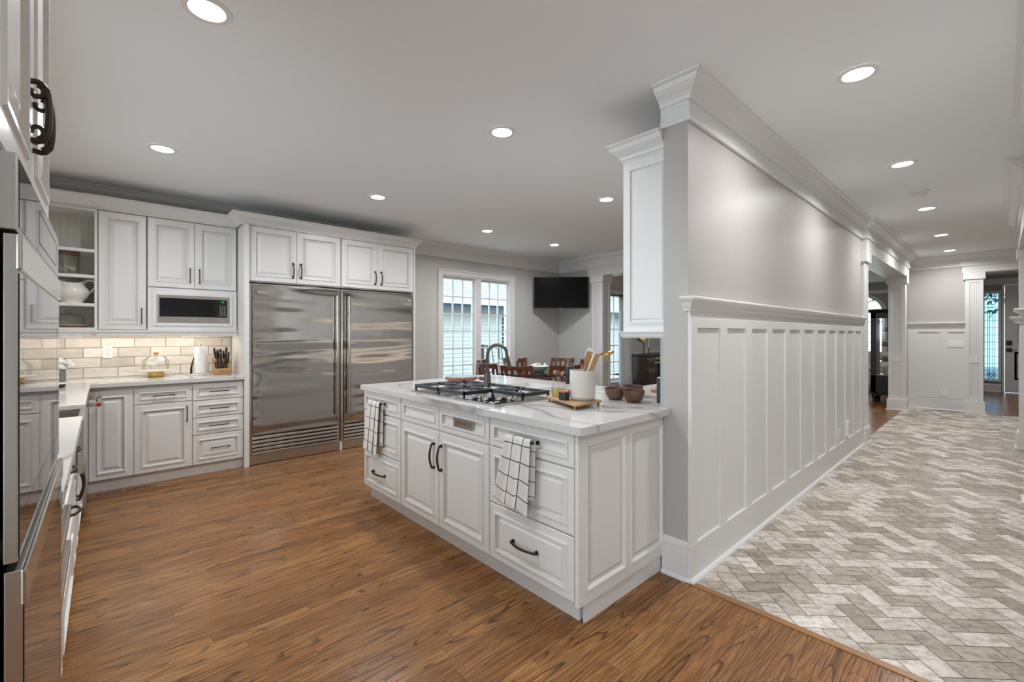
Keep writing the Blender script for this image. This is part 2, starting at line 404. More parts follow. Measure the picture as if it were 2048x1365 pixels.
# ------------------------------------------------------------------ mesh helpers
class MB:
    def __init__(s):
        s.v, s.f, s.m, s.a, s.uv = [], [], [], [], None
    def add(s, vs, fs, mi=0, a=0.0):
        k = len(s.v)
        s.v += [tuple(p) for p in vs]
        for f in fs:
            s.f.append([i + k for i in f]); s.m.append(mi); s.a.append(a)
        return s
    def box(s, x0, x1, y0, y1, z0, z1, mi=0, a=0.0):
        x0, x1 = min(x0, x1), max(x0, x1); y0, y1 = min(y0, y1), max(y0, y1); z0, z1 = min(z0, z1), max(z0, z1)
        vs = [(x0, y0, z0), (x1, y0, z0), (x1, y1, z0), (x0, y1, z0), (x0, y0, z1), (x1, y0, z1), (x1, y1, z1), (x0, y1, z1)]
        return s.add(vs, [(3, 2, 1, 0), (4, 5, 6, 7), (0, 1, 5, 4), (1, 2, 6, 5), (2, 3, 7, 6), (3, 0, 4, 7)], mi, a)
    def hexa(s, bottom, top, mi=0):
        return s.add(list(bottom) + list(top), [(3, 2, 1, 0), (4, 5, 6, 7), (0, 1, 5, 4), (1, 2, 6, 5), (2, 3, 7, 6), (3, 0, 4, 7)], mi)
    def lathe(s, prof, c=(0, 0, 0), n=28, mi=0, axis='z', caps=True, sx=1.0, sy=1.0):
        vs, fs = [], []
        for r, z in prof:
            for i in range(n):
                t = 2 * PI * i / n
                a, b = r * math.cos(t) * sx, r * math.sin(t) * sy
                p = {'z': (a, b, z), 'x': (z, a, b), 'y': (b, z, a)}[axis]
                vs.append((p[0] + c[0], p[1] + c[1], p[2] + c[2]))
        for j in range(len(prof) - 1):
            for i in range(n):
                i2 = (i + 1) % n
                fs.append((j * n + i, j * n + i2, (j + 1) * n + i2, (j + 1) * n + i))
        if caps:
            if prof[0][0] > 1e-6: fs.append(tuple(range(n - 1, -1, -1)))
            if prof[-1][0] > 1e-6: fs.append(tuple((len(prof) - 1) * n + i for i in range(n)))
        return s.add(vs, fs, mi)
    def tube(s, pts, r, n=10, mi=0, closed=False, flat=1.0):
        P = [Vector(p) for p in pts]
        R = r if isinstance(r, (list, tuple)) else [r] * len(P)
        vs, fs = [], []
        up = None
        for i, p in enumerate(P):
            if closed:
                t = (P[(i + 1) % len(P)] - P[i - 1]).normalized()
            else:
                t = (P[min(i + 1, len(P) - 1)] - P[max(i - 1, 0)]).normalized()
            if up is None:
                q = Vector((0, 0, 1)) if abs(t.z) < 0.9 else Vector((1, 0, 0))
                up = (q - t * q.dot(t)).normalized()
            else:
                up = (up - t * up.dot(t)).normalized()
            side = t.cross(up)
            for k in range(n):
                a = 2 * PI * k / n
                vs.append(tuple(p + up * (math.cos(a) * R[i]) + side * (math.sin(a) * R[i] * flat)))
        m = len(P)
        for j in range(m if closed else m - 1):
            j2 = (j + 1) % m
            for k in range(n):
                k2 = (k + 1) % n
                fs.append((j * n + k, j * n + k2, j2 * n + k2, j2 * n + k))
        if not closed:
            fs.append(tuple(range(n - 1, -1, -1)))
            fs.append(tuple((m - 1) * n + k for k in range(n)))
        return s.add(vs, fs, mi)
    def prism(s, poly, z0, z1, mi=0):
        n = len(poly)
        vs = [(x, y, z0) for x, y in poly] + [(x, y, z1) for x, y in poly]
        fs = [tuple(range(n - 1, -1, -1)), tuple(range(n, 2 * n))] + [(i, (i + 1) % n, n + (i + 1) % n, n + i) for i in range(n)]
        return s.add(vs, fs, mi)
    def extr(s, poly, d, mi=0):
        """poly: 3D points; extruded by vector d"""
        n = len(poly)
        vs = [tuple(p) for p in poly] + [tuple(Vector(p) + Vector(d)) for p in poly]
        fs = [tuple(range(n - 1, -1, -1)), tuple(range(n, 2 * n))] + [(i, (i + 1) % n, n + (i + 1) % n, n + i) for i in range(n)]
        return s.add(vs, fs, mi)
    def sweep(s, path, prof, mi=0, closed=False, side=1):
        """sweep profile [(out, z)] along plan polyline; out is to the right of travel when side=1"""
        n, k = len(path), len(prof)
        vs, fs = [], []
        P = [Vector((p[0], p[1])) for p in path]
        for i in range(n):
            if closed or 0 < i < n - 1:
                d0 = (P[i] - P[i - 1]).normalized(); d1 = (P[(i + 1) % n] - P[i]).normalized()
            elif i == 0:
                d0 = d1 = (P[1] - P[0]).normalized()
            else:
                d0 = d1 = (P[-1] - P[-2]).normalized()
            n0 = Vector((d0.y, -d0.x)) * side; n1 = Vector((d1.y, -d1.x)) * side
            mit = (n0 + n1); mit = mit / max(1e-6, mit.dot(n0))
            for o, z in prof:
                vs.append((P[i].x + mit.x * o, P[i].y + mit.y * o, z))
        for i in range(n if closed else n - 1):
            i2 = (i + 1) % n
            for j in range(k):
                j2 = (j + 1) % k
                fs.append((i * k + j, i2 * k + j, i2 * k + j2, i * k + j2))
        if not closed:
            fs.append(tuple(range(k - 1, -1, -1))); fs.append(tuple((n - 1) * k + j for j in range(k)))
        return s.add(vs, fs, mi)

ORG = {}
def build(name, mb, mats, parent=None, bev=0.0, smooth=False, attr=False, local=False, bang=40):
    if not isinstance(mats, (list, tuple)): mats = [mats]
    xs = [p[0] for p in mb.v]; ys = [p[1] for p in mb.v]; zs = [p[2] for p in mb.v]
    o = ((min(xs) + max(xs)) / 2, (min(ys) + max(ys)) / 2, min(zs))
    me = bpy.data.meshes.new(name)
    me.from_pydata([(p[0] - o[0], p[1] - o[1], p[2] - o[2]) for p in mb.v], [], mb.f)
    for k in mats: me.materials.append(M[k])
    me.polygons.foreach_set('material_index', mb.m)
    if attr:
        at = me.attributes.new('rnd', 'FLOAT', 'FACE'); at.data.foreach_set('value', mb.a)
    bm = bmesh.new(); bm.from_mesh(me)
    bmesh.ops.recalc_face_normals(bm, faces=bm.faces[:])
    bm.to_mesh(me); bm.free()
    if mb.uv:
        ul = me.uv_layers.new(name='UVMap')
        for l in me.loops: ul.data[l.index].uv = mb.uv[l.vertex_index]
    if smooth:
        me.polygons.foreach_set('use_smooth', [True] * len(me.polygons))
        me.set_sharp_from_angle(angle=math.radians(bang))
    ob = bpy.data.objects.new(name, me)
    C.objects.link(ob)
    if parent is None:
        ob.location = o
    else:
        ob.parent = parent
        q = ORG[parent.name]
        ob.location = (o[0] - q[0], o[1] - q[1], o[2] - q[2])
    ORG[ob.name] = o
    if bev > 0:
        md = ob.modifiers.new('bevel', 'BEVEL')
        md.width = bev; md.segments = 2; md.limit_method = 'ANGLE'; md.angle_limit = math.radians(35)
    return ob

def tag(o, label, cat, group=None):
    o['label'] = label; o['category'] = cat
    if group: o['group'] = group
    return o
def thing(name, loc, label, cat, group=None):
    o = bpy.data.objects.new(name, None)
    o.empty_display_size = 0.05
    C.objects.link(o); o.location = loc
    ORG[o.name] = tuple(loc)
    return tag(o, label, cat, group)
def struct(name, mb, mats, bev=0.0, smooth=False, attr=False, parent=None):
    o = build(name, mb, mats, parent, bev, smooth, attr)
    if parent is None: o['kind'] = 'structure'
    return o
def dup(r, loc, rz=0.0, label=None, group=None):
    c = r.copy(); C.objects.link(c); c.location = loc; c.rotation_euler = (0, 0, rz)
    if label: c['label'] = label
    if group: c['group'] = group
    for ch in r.children:
        d = ch.copy(); C.objects.link(d); d.parent = c
        for g in ch.children:
            e = g.copy(); C.objects.link(e); e.parent = d
    return c
def arealight(name, loc, size, power, col, parent=None, shape='DISK', size_y=None, rot=(0, 0, 0), spread=None):
    l = bpy.data.lights.new(name, 'AREA')
    l.shape = shape; l.size = size
    if size_y: l.size_y = size_y
    l.energy = power; l.color = col
    if spread: l.spread = spread
    o = bpy.data.objects.new(name, l); C.objects.link(o)
    o.rotation_euler = rot
    if parent is None: o.location = loc
    else:
        o.parent = parent; q = ORG[parent.name]
        o.location = tuple(loc[i] - q[i] for i in range(3))
    return o

# a front plane: origin, u (to the viewer's right), v up, n towards the room
class Face:
    def __init__(s, axis, plane):
        s.axis, s.plane = axis, plane
    def P(s, u, v, n=0.0):
        if s.axis == '+x': return (s.plane + n, u, v)
        if s.axis == '-y': return (u, s.plane - n, v)
        if s.axis == '+y': return (u, s.plane + n, v)     # u is world x here
    def box(s, mb, u0, u1, v0, v1, n0, n1, mi=0):
        a, b = s.P(u0, v0, n0), s.P(u1, v1, n1)
        mb.box(a[0], b[0], a[1], b[1], a[2], b[2], mi)

RAISED = [(0, -.02), (0, -.003), (.003, 0), (.048, 0), (.051, .007), (.061, .007), (.068, -.010), (.078, -.013), (.102, -.002), (.105, -.0015)]
RAISED_S = [(0, -.02), (0, -.003), (.003, 0), (.040, 0), (.043, .007), (.052, .007), (.058, -.010), (.064, -.012), (.082, -.002), (.085, -.0015)]
FLAT = [(0, -.02), (0, -.003), (.003, 0), (.034, 0), (.037, .007), (.046, .007), (.052, -.010), (.056, -.012)]
def panel(mb, F, u0, u1, v0, v1, prof=RAISED):
    vs, fs, mi = [], [], []
    for ins, d in prof:
        for (u, v) in ((u0 + ins, v0 + ins), (u1 - ins, v0 + ins), (u1 - ins, v1 - ins), (u0 + ins, v1 - ins)):
            vs.append(F.P(u, v, d))
    k = len(mb.v); mb.v += vs
    n = len(prof)
    for j in range(n - 1):
        for i in range(4):
            i2 = (i + 1) % 4
            mb.f.append([k + j * 4 + i, k + j * 4 + i2, k + (j + 1) * 4 + i2, k + (j + 1) * 4 + i]); mb.a.append(0)
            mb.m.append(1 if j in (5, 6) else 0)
    mb.f.append([k + (n - 1) * 4 + i for i in range(4)]); mb.m.append(0); mb.a.append(0)
    mb.f.append([k + i for i in (3, 2, 1, 0)]); mb.m.append(0); mb.a.append(0)
def handle(parent, F, u, v, L, vert=False, style='bow', name='handle', mtl='bronze'):
    mb = MB()
    def pt(t, n):
        return F.P(u, v + t, n) if vert else F.P(u + t, v, n)
    if style == 'bow':
        h = L / 2
        pts = [pt(-h, 0), pt(-h, .014)] + [pt(-h + L * i / 10, .020 + .016 * math.sin(PI * i / 10)) for i in range(11)] + [pt(h, .014), pt(h, 0)]
        R = [.0085, .0075] + [.0062 + .0005 * math.sin(PI * i / 10) for i in range(11)] + [.0075, .0085]
        mb.tube(pts, R, 10)
        for s_ in (-h, h):
            mb.tube([pt(s_, 0), pt(s_, .006)], .0115, 12)
    elif style == 'bar':
        h = L / 2
        mb.tube([pt(-h, .026), pt(h, .026)], .0045, 8)
        for s_ in (-h + .008, h - .008):
            mb.tube([pt(s_, 0), pt(s_, .027)], .0055, 8)
    elif style == 'scroll':
        h = L / 2
        pts = []
        for i in range(0):
            a = -PI * .5 + i / 8 * PI * 1.6
            pts.append(pt(-h + .018 + .010 * math.sin(a) * 1.0, .012 + .010 * math.cos(a)))
        mb.tube([pt(-h, 0), pt(-h - .002, .012)] + [pt(-h + L * i / 12, .017 + .011 * math.sin(PI * i / 12) ** .35) for i in range(13)] + [pt(h + .002, .012), pt(h, 0)], .0055, 10)
        for s_ in (-1, 1):
            cpt = [(s_ * (h - .016) + .011 * math.cos(a) * s_, .012 + .009 * math.sin(a)) for a in [k * 2 * PI / 14 for k in range(12)]]
            mb.tube([pt(a, b) for a, b in cpt], .0045, 8)
    return build(name, mb, mtl, parent, smooth=True)

# ================================================================== THE SETTING
CEIL = 2.755
WX = -5.80            # inner face of the long window wall
WT = 0.15

# ---- oak floor: boards run along the hall direction
def plank_field(mb, x0, x1, y0, y1):
    w = 0.077
    i = 0
    x = x0
    while x < x1 - 1e-4:
        xb = min(x + w, x1)
        y = y0 - random.random() * 0.9
        while y < y1:
            L = random.uniform(0.45, 1.7)
            a, b = max(y, y0), min(y + L, y1)
            if b - a > 0.01:
                g = 0.0006
                mb.add([(x + g, a + g, 0), (xb - g, a + g, 0), (xb - g, b - g, 0), (x + g, b - g, 0)], [(0, 1, 2, 3)], 0, random.random())
            y += L
        x += w
mb = MB()
plank_field(mb, -5.8, 2.6, -3.2, 2.345)
plank_field(mb, -5.8, -1.19, 2.345, 15.5)
plank_field(mb, -1.19, 1.6, 11.12, 15.5)
mb.add([(-5.95, -3.3, -.0012), (2.7, -3.3, -.0012), (2.7, 2.36, -.0012), (-5.95, 2.36, -.0012)], [(0, 1, 2, 3)], 1)
mb.add([(-5.95, 2.36, -.0012), (-1.18, 2.36, -.0012), (-1.18, 15.7, -.0012), (-5.95, 15.7, -.0012)], [(0, 1, 2, 3)], 1)
mb.add([(-1.18, 11.11, -.0012), (1.7, 11.11, -.0012), (1.7, 15.7, -.0012), (-1.18, 15.7, -.0012)], [(0, 1, 2, 3)], 1)
M['seam'] = mat('plank_seam', (0.05, 0.022, 0.01), 0.8)
struct('floor', mb, ['oak', 'seam'], attr=True)
mb = MB()
mb.box(-1.14, 1.6, 2.345, 2.372, -.01, .004, 0, .35)
mb.box(-1.142, 1.6, 2.372, 2.388, -.01, .002, 0, .75)
struct('trim_1', mb, ['threshold'], attr=True)
mb = MB(); mb.box(-.19, 1.6, 11.075, 11.13, -.01, .004, 0, .3); mb.box(-1.205, -1.175, 7.25, 10.47, -.01, .003, 0, .3)
struct('trim_2', mb, ['oak'], attr=True)

# ---- herringbone brick tile in the hall
mb = MB()
mb.add([(-1.18, 2.388, -.0025), (1.6, 2.388, -.0025), (1.6, 11.11, -.0025), (-1.18, 11.11, -.0025)], [(0, 1, 2, 3)], 1)
U, U0, W0, G = .0945, 1.143, -2.503, .0016
s2 = math.sqrt(.5)
def clip(poly, ax, lim, sgn):
    out = []
    for i in range(len(poly)):
        p, q = poly[i], poly[(i + 1) % len(poly)]
        ip, iq = (p[ax] - lim) * sgn >= 0, (q[ax] - lim) * sgn >= 0
        if ip: out.append(p)
        if ip != iq:
            t = (lim - p[ax]) / (q[ax] - p[ax])
            out.append((p[0] + t * (q[0] - p[0]), p[1] + t * (q[1] - p[1])))
    return out
for i in range(-140, 141):
    for j in range(-90, 91):
        for kind in (0, 1):
            a, b = i + 2 * j, -i + 2 * j
            if kind == 0: r = (a, a + 2, b, b + 1)
            else: r = (a + 1, a + 2, b + 1, b + 3)
            u0, u1, w0, w1 = U0 + r[0] * U + G, U0 + r[1] * U - G, W0 + r[2] * U + G, W0 + r[3] * U - G
            poly = [((u + w) * s2, (u - w) * s2) for u, w in ((u0, w0), (u1, w0), (u1, w1), (u0, w1))]
            cx = sum(p[0] for p in poly) / 4; cy = sum(p[1] for p in poly) / 4
            if not (-1.4 < cx < 1.75 and 2.2 < cy < 11.3): continue
            for ax, lim, sg in ((0, -1.175, 1), (0, 1.6, -1), (1, 2.39, 1), (1, 11.08, -1)):
                poly = clip(poly, ax, lim, sg)
                if len(poly) < 3: break
            if len(poly) < 3: continue
            mb.add([(p[0], p[1], 0) for p in poly][::-1], [tuple(range(len(poly)))], 0, random.random())
struct('floor_hall', mb, ['tile', 'grout_dark'], attr=True)

# ---- ceiling
mb = MB(); mb.box(-6.0, 2.75, -3.35, 15.7, CEIL, CEIL + .1)
struct('ceiling', mb, 'ceil')

# ---- walls
def wall_x(mb, x0, x1, y0, y1, holes, z1=CEIL):
    """slab normal to x with rectangular holes (ya, yb, za, zb)"""
    ys = sorted({y0, y1, *[h[0] for h in holes], *[h[1] for h in holes]})
    for a, b in zip(ys, ys[1:]):
        hs = [h for h in holes if h[0] <= a + 1e-6 and h[1] >= b - 1e-6]
        if not hs: mb.box(x0, x1, a, b, 0, z1)
        else:
            h = hs[0]
            if h[2] > 0: mb.box(x0, x1, a, b, 0, h[2])
            if h[3] < z1: mb.box(x0, x1, a, b, h[3], z1)
def wall_y(mb, y0, y1, x0, x1, holes, z1=CEIL):
    xs = sorted({x0, x1, *[h[0] for h in holes], *[h[1] for h in holes]})
    for a, b in zip(xs, xs[1:]):
        hs = [h for h in holes if h[0] <= a + 1e-6 and h[1] >= b - 1e-6]
        if not hs: mb.box(a, b, y0, y1, 0, z1)
        else:
            h = hs[0]
            if h[2] > 0: mb.box(a, b, y0, y1, 0, h[2])
            if h[3] < z1: mb.box(a, b, y0, y1, h[3], z1)
WIN1 = (3.85, 5.27, .24, 2.28)
WIN2 = (7.15, 8.86, .30, 2.25)
SINKWIN = (-4.55, -2.35, 1.12, 2.35)
mb = MB(); wall_x(mb, WX - WT, WX, -.87, 15.65, [WIN1, WIN2]); struct('wall_left', mb, 'wall')
mb = MB(); wall_y(mb, -.87, -.72, -5.80, -.85, [SINKWIN]); mb.box(-1.0, -.85, -3.2, -.87, 0, CEIL); struct('wall_kitchen', mb, 'wall')
mb = MB(); wall_y(mb, -3.35, -3.2, -1.0, 2.75, [(-.8, 2.5, .05, 1.95)]); struct('wall_rear', mb, 'wall')  # unseen opening, added and sized to let sky light fill the room
mb = MB(); wall_x(mb, 2.6, 2.75, -3.2, 2.15, []); struct('wall_side', mb, 'wall')
mb = MB(); wall_y(mb, 2.0, 2.15, .165, 2.6, []); wall_x(mb, .165, .30, 2.15, 4.3, []); struct('wall_right', mb, 'wallhall')
mb = MB(); mb.box(.165, .30, 5.47, 8.13, 2.42, CEIL); mb.box(.165, .30, 4.3, 5.47, 2.42, CEIL); struct('wall_hall_right', mb, 'wallhall')
mb = MB(); wall_x(mb, 1.6, 1.75, 2.15, 15.65, []); struct('wall_outer', mb, 'wallhall')
# partition between kitchen and hall
mb = MB(); mb.box(-1.306, -1.16, 2.375, 6.9, 0, CEIL); struct('wall_partition', mb, 'wallhall')
mb = MB(); mb.box(-1.45, -1.16, 6.9, 10.65, 2.42, CEIL); mb.box(-1.306, -1.16, 10.6, 11.1, 0, CEIL); struct('wall_opening', mb, 'wallhall')
mb = MB(); wall_y(mb, 11.1, 11.25, -1.306, 1.6, [(-.19, 1.5, 0, 2.44)]); struct('wall_far', mb, 'wallhall')
mb = MB(); mb.box(-1.306, -.62, 11.25, 15.5, 0, CEIL); struct('wall_entry_left', mb, 'wall')
# breakfast nook back wall with its wide opening
mb = MB(); mb.box(WX, -4.98, 6.55, 6.75, 0, CEIL); mb.box(-4.98, -2.2, 6.55, 6.75, 2.43, CEIL); mb.box(-2.2, -1.306, 6.55, 6.75, 0, CEIL); struct('wall_back', mb, 'wall')
# street side wall: front door, sidelight, arched window
mb = MB()
wall_y(mb, 15.5, 15.65, -5.8, 1.6, [(-3.4, -2.15, .55, 2.43), (-.25, -.03, .29, 2.32), (.07, 1.03, 0, 2.5)])
struct('wall_front', mb, 'wallblue')

# ---- crown mouldings
CR = [(0, 2.535), (.018, 2.535), (.022, 2.545), (.018, 2.568), (.010, 2.572), (.010, 2.648), (.020, 2.650), (.026, 2.668), (.040, 2.684), (.062, 2.698), (.082, 2.716), (.092, 2.738), (.112, 2.742), (.112, 2.755), (0, 2.755)]
def crown(n, path, side=1, prof=CR):
    mb = MB(); mb.sweep(path, prof, side=side); return struct('trim_%d' % n, mb, 'trim', smooth=False)
crown(3, [(-1.318, 2.375), (-1.16, 2.375), (-1.16, 6.95)])
# header beam over the hall opening with the crown breaking around it
mb = MB(); mb.box(-1.40, -1.10, 6.92, 10.66, 2.37, 2.545); struct('trim_4', mb, 'trim', bev=.003)
crown(5, [(-1.16, 6.92), (-1.10, 6.92), (-1.10, 10.66), (-1.16, 10.66), (-1.16, 11.1), (-.45, 11.1), (-.45, 11.04), (1.6, 11.04)])
mb = MB(); mb.box(-.45, 1.6, 11.04, 11.29, 2.42, 2.56); struct('trim_6', mb, 'trim', bev=.003)
crown(7, [(WX, -.72), (WX, 6.55), (-5.05, 6.55), (-5.05, 6.48), (-1.95, 6.48)])
mb = MB(); mb.box(-5.05, -1.95, 6.48, 6.80, 2.40, 2.57); struct('trim_8', mb, 'trim', bev=.003)
crown(9, [(.165, 4.3), (.165, 2.0)])
crown(10, [(.34, 8.19), (.147, 8.19), (.147, 5.41), (.34, 5.41)])
mb = MB(); mb.box(.147, .34, 5.41, 8.19, 2.37, 2.545); struct('trim_11', mb, 'trim', bev=.003)
crown(12, [(-1.306, 6.55), (-1.306, 4.6)])
# living room picture rail, seen through the opening
mb = MB(); mb.box(-5.8, -1.306, 15.46, 15.5, 2.46, 2.55); struct('trim_13', mb, 'trim')

# ---- columns and pilasters
def column(n, x0, x1, y0, y1, faces, ztop=2.37, cap=.028):
    """square pilaster: fluted sunk panels on the given faces, cap block and plinth"""
    mb = MB()
    mb.box(x0 + .012, x1 - .012, y0 + .012, y1 - .012, .2, ztop)
    st = .055
    for f in ('+x', '-x', '-y', '+y'):
        if f in ('-y', '+y'):
            a, b = x0, x1
            q0, q1 = (y0, y0 + .012) if f == '-y' else (y1 - .012, y1)
            B = lambda u0, u1, z0, z1, d=0: mb.box(u0, u1, q0 + (d if f == '-y' else 0), q1 - (d if f == '+y' else 0), z0, z1)
        else:
            a, b = y0 + .012, y1 - .012
            q0, q1 = (x1 - .012, x1) if f == '+x' else (x0, x0 + .012)
            B = lambda u0, u1, z0, z1, d=0: mb.box(q0 + (d if f == '-x' else 0), q1 - (d if f == '+x' else 0), u0, u1, z0, z1)
        if f not in faces:
            B(a, b, .2, ztop); continue
        s = min(st, (b - a) * .28)
        B(a, a + s, .2, ztop); B(b - s, b, .2, ztop)
        B(a + s, b - s, .2, .27); B(a + s, b - s, .86, .98); B(a + s, b - s, ztop - .165, ztop)
        k = max(3, int((b - a - 2 * s) / .02))
        for i in range(k):
            u = a + s + (b - a - 2 * s) * (i + .5) / k
            B(u - .006, u + .006, .27, ztop - .165, .007)
    mb.box(x0 - cap, x1 + cap, y0 - cap, y1 + cap, ztop - .115, ztop)
    mb.box(x0 - .02, x1 + .02, y0 - .02, y1 + .02, 0, .185)
    mb.box(x0 - .014, x1 + .014, y0 - .014, y1 + .014, .185, .205)
    mb.box(x0 - .034, x1 + .034, y0 - .034, y1 + .034, 0, .018)
    return struct('trim_%d' % n, mb, 'trim', bev=.0025)
column(14, -1.36, -1.128, 6.93, 7.17, ('+x', '+y'), 2.37)
column(15, -1.36, -1.128, 10.43, 10.63, ('-y', '+x'), 2.37)
column(16, -.41, -.19, 11.06, 11.27, ('-y',), 2.42, .025)
column(17, -4.98, -4.75, 6.52, 6.76, ('-y', '+x'), 2.40, .03)
column(18, .152, .32, 5.44, 5.64, ('-y',), 2.37, .02)
column(19, .152, .32, 7.96, 8.16, ('-y',), 2.37, .02)

# ---- baseboards
BB = [(0, 0), (.030, 0), (.030, .008), (.024, .017), (.016, .020), (.016, .150), (.013, .165), (.010, .168), (.008, .182), (0, .185)]
BBT = [(0, 0), (.030, 0), (.030, .008), (.024, .017), (.016, .020), (.016, .165), (.014, .172), (.020, .180), (.016, .196), (.008, .200), (.006, .212), (0, .214)]
mb = MB(); mb.sweep([(-1.308, 2.375), (-1.16, 2.375)], BBT); struct('baseboard_end', mb, 'trim')
mb = MB(); mb.sweep([(WX, 3.05), (WX, 6.55), (-4.98, 6.55)], BB); struct('baseboard_left', mb, 'trim')
mb = MB(); mb.sweep([(-1.16, 10.65), (-1.16, 11.1), (-.40, 11.1)], [(0, 0), (.030, 0), (.022, .018), (.016, .02), (.016, .195), (0, .2)]); struct('baseboard_far', mb, 'trim')
mb = MB(); mb.sweep([(-.62, 11.25), (-.62, 15.5), (.02, 15.5)], BB); mb.sweep([(WX, 6.75), (WX, 15.5), (-1.31, 15.5)], BB); struct('baseboard_front', mb, 'trim')

# ---- board and batten wainscot along the hall wall
mb = MB()
xw = -1.16
mb.box(xw, xw + .006, 2.386, 6.91, .201, 1.394)
mb.box(xw, xw + .022, 2.375, 6.92, .02, .20)
mb.box(xw, xw + .020, 2.375, 6.92, 1.395, 1.445)
mb.box(xw, xw + .014, 2.375, 6.92, 1.445, 1.50)
edges = [2.375]
for i in range(11):
    a = 2.447 + i * .4055
    edges += [a, a + .305]
edges.append(6.92)
for k in range(0, len(edges), 2):
    mb.box(xw, xw + .020, edges[k], edges[k + 1], .20, 1.395)
struct('trim_20', mb, 'trim')
RAIL = [(0, 1.485), (.020, 1.487), (.022, 1.500), (.034, 1.512), (.040, 1.530), (.052, 1.540), (.066, 1.546), (.070, 1.556), (.066, 1.566), (0, 1.568)]
mb = MB(); mb.sweep([(-1.18, 2.372), (-1.156, 2.372), (-1.156, 6.95)], [(o * .82, z) for o, z in RAIL]); struct('trim_21', mb, 'trim')
mb = MB(); mb.sweep([(-1.16, 2.375), (-1.138, 2.375), (-1.138, 6.92)], [(0, 0), (.022, 0), (.020, .010), (.012, .018), (0, .020)]); struct('baseboard_hall', mb, 'trim')
# far wall wainscot
mb = MB()
yw = 11.1
mb.box(-1.155, -.405, yw - .006, yw, .21, 1.394); mb.box(-1.16, -.40, yw - .02, yw, 1.395, 1.45); mb.box(-1.16, -.40, yw - .014, yw, 1.45, 1.50)
for a, b in ((-1.16, -1.02), (-.735, -.625), (-.42, -.40)): mb.box(a, b, yw - .02, yw, .19, 1.395)
struct('trim_22', mb, 'trim')
mb = MB(); mb.sweep([(-1.16, 11.1), (-.41, 11.1)], RAIL); struct('trim_23', mb, 'trim')
# right hall wall wainscot with its cap
mb = MB(); mb.sweep([(.34, 8.165), (.143, 8.165), (.143, 7.955), (.34, 7.955)], RAIL); struct('trim_24', mb, 'trim')
mb = MB(); mb.sweep([(.34, 5.645), (.143, 5.645), (.143, 5.435), (.34, 5.435)], RAIL); struct('trim_25', mb, 'trim')
mb = MB(); mb.sweep([(.32, 5.44), (.148, 5.44)], [(0, 1.62), (.04, 1.62), (.02, 1.69), (0, 1.70)], side=-1); struct('trim_26', mb, 'trim')

# ---- breakfast window (two casements of three by seven panes)
def casement_window(name, x, y0, y1, z0, z1, units, rows, cols, trimw=.085, jamb=.02, facing=1, paneh=None):
    mb = MB()
    f = facing
    def bx(a, b, c, d, n0, n1, m=0): mb.box(x + n0 * f, x + n1 * f, a, b, c, d, m)
    # casing with a raised back band round its outer edge
    t, bb = trimw, .022
    lo, hi = z0 - .09, z1 + t
    bx(y0 - t + bb, y0, lo, z1 + t - bb, 0, .022); bx(y1, y1 + t - bb, lo, z1 + t - bb, 0, .022); bx(y0, y1, z1, z1 + t - bb, 0, .022); bx(y0, y1, lo, z0 - .02, 0, .022)
    bx(y0 - t, y0 - t + bb, lo, hi - bb, 0, .032); bx(y1 + t - bb, y1 + t, lo, hi - bb, 0, .032); bx(y0 - t, y1 + t, hi - bb, hi, 0, .032)
    bx(y0, y1, z0 - .02, z0, 0, .05)
    # jambs
    bx(y0, y0 + jamb, z0, z1, -.15, .004); bx(y1 - jamb, y1, z0, z1, -.15, .004); bx(y0 + jamb, y1 - jamb, z1 - jamb, z1, -.15, .004); bx(y0 + jamb, y1 - jamb, z0, z0 + jamb, -.15, .004)
    root = struct(name, mb, 'trim')
    W_ = (y1 - y0 - 2 * jamb); mull = .115; uw = (W_ - mull * (units - 1)) / units
    for u in range(units):
        a = y0 + jamb + u * (uw + mull)
        b = a + uw
        if u > 0:
            m2 = MB(); m2.box(x - .12 * f, x + .002 * f, a - mull, a, z0 + jamb, z1 - jamb); build('mullion', m2, 'trim', root, bev=.002)
        sm = MB()
        st = .032
        zz0, zz1 = z0 + jamb, z1 - jamb
        X0, X1 = x - .085 * f, x - .045 * f
        sm.box(X0, X1, a, a + st, zz0, zz1); sm.box(X0, X1, b - st, b, zz0, zz1); sm.box(X0, X1, a + st, b - st, zz0, zz0 + st + .02); sm.box(X0, X1, a + st, b - st, zz1 - st, zz1)
        g0, g1, h0, h1 = a + st, b - st, zz0 + st + .02, zz1 - st
        for k in range(1, cols):
            yy = g0 + (g1 - g0) * k / cols; sm.box(x - .075 * f, x - .052 * f, yy - .010, yy + .010, h0, h1)
        for k in range(1, rows):
            zz = h0 + (h1 - h0) * k / rows; sm.box(x - .0735 * f, x - .0535 * f, g0, g1, zz - .010, zz + .010)
        sash = build('sash', sm, 'trim', root)
        gm = MB(); gm.box(x - .066 * f, x - .062 * f, g0, g1, h0, h1); build('glass_pane', gm, 'pane', sash)
    return root
w1 = casement_window('window_1', WX, *WIN1, 2, 7, 3)
lk = MB(); lk.box(WX - .03, WX + .012, 3.856, 3.872, .96, 1.02); lk.box(WX + .008, WX + .02, 3.858, 3.87, .98, 1.06); build('window_latch', lk, 'trim', w1)
lk = MB(); lk.box(WX - .03, WX + .012, 5.248, 5.264, .96, 1.02); lk.box(WX + .008, WX + .02, 5.25, 5.262, .98, 1.06); build('window_latch', lk, 'trim', w1)
w2 = casement_window('window_2', WX, *WIN2, 2, 5, 2)

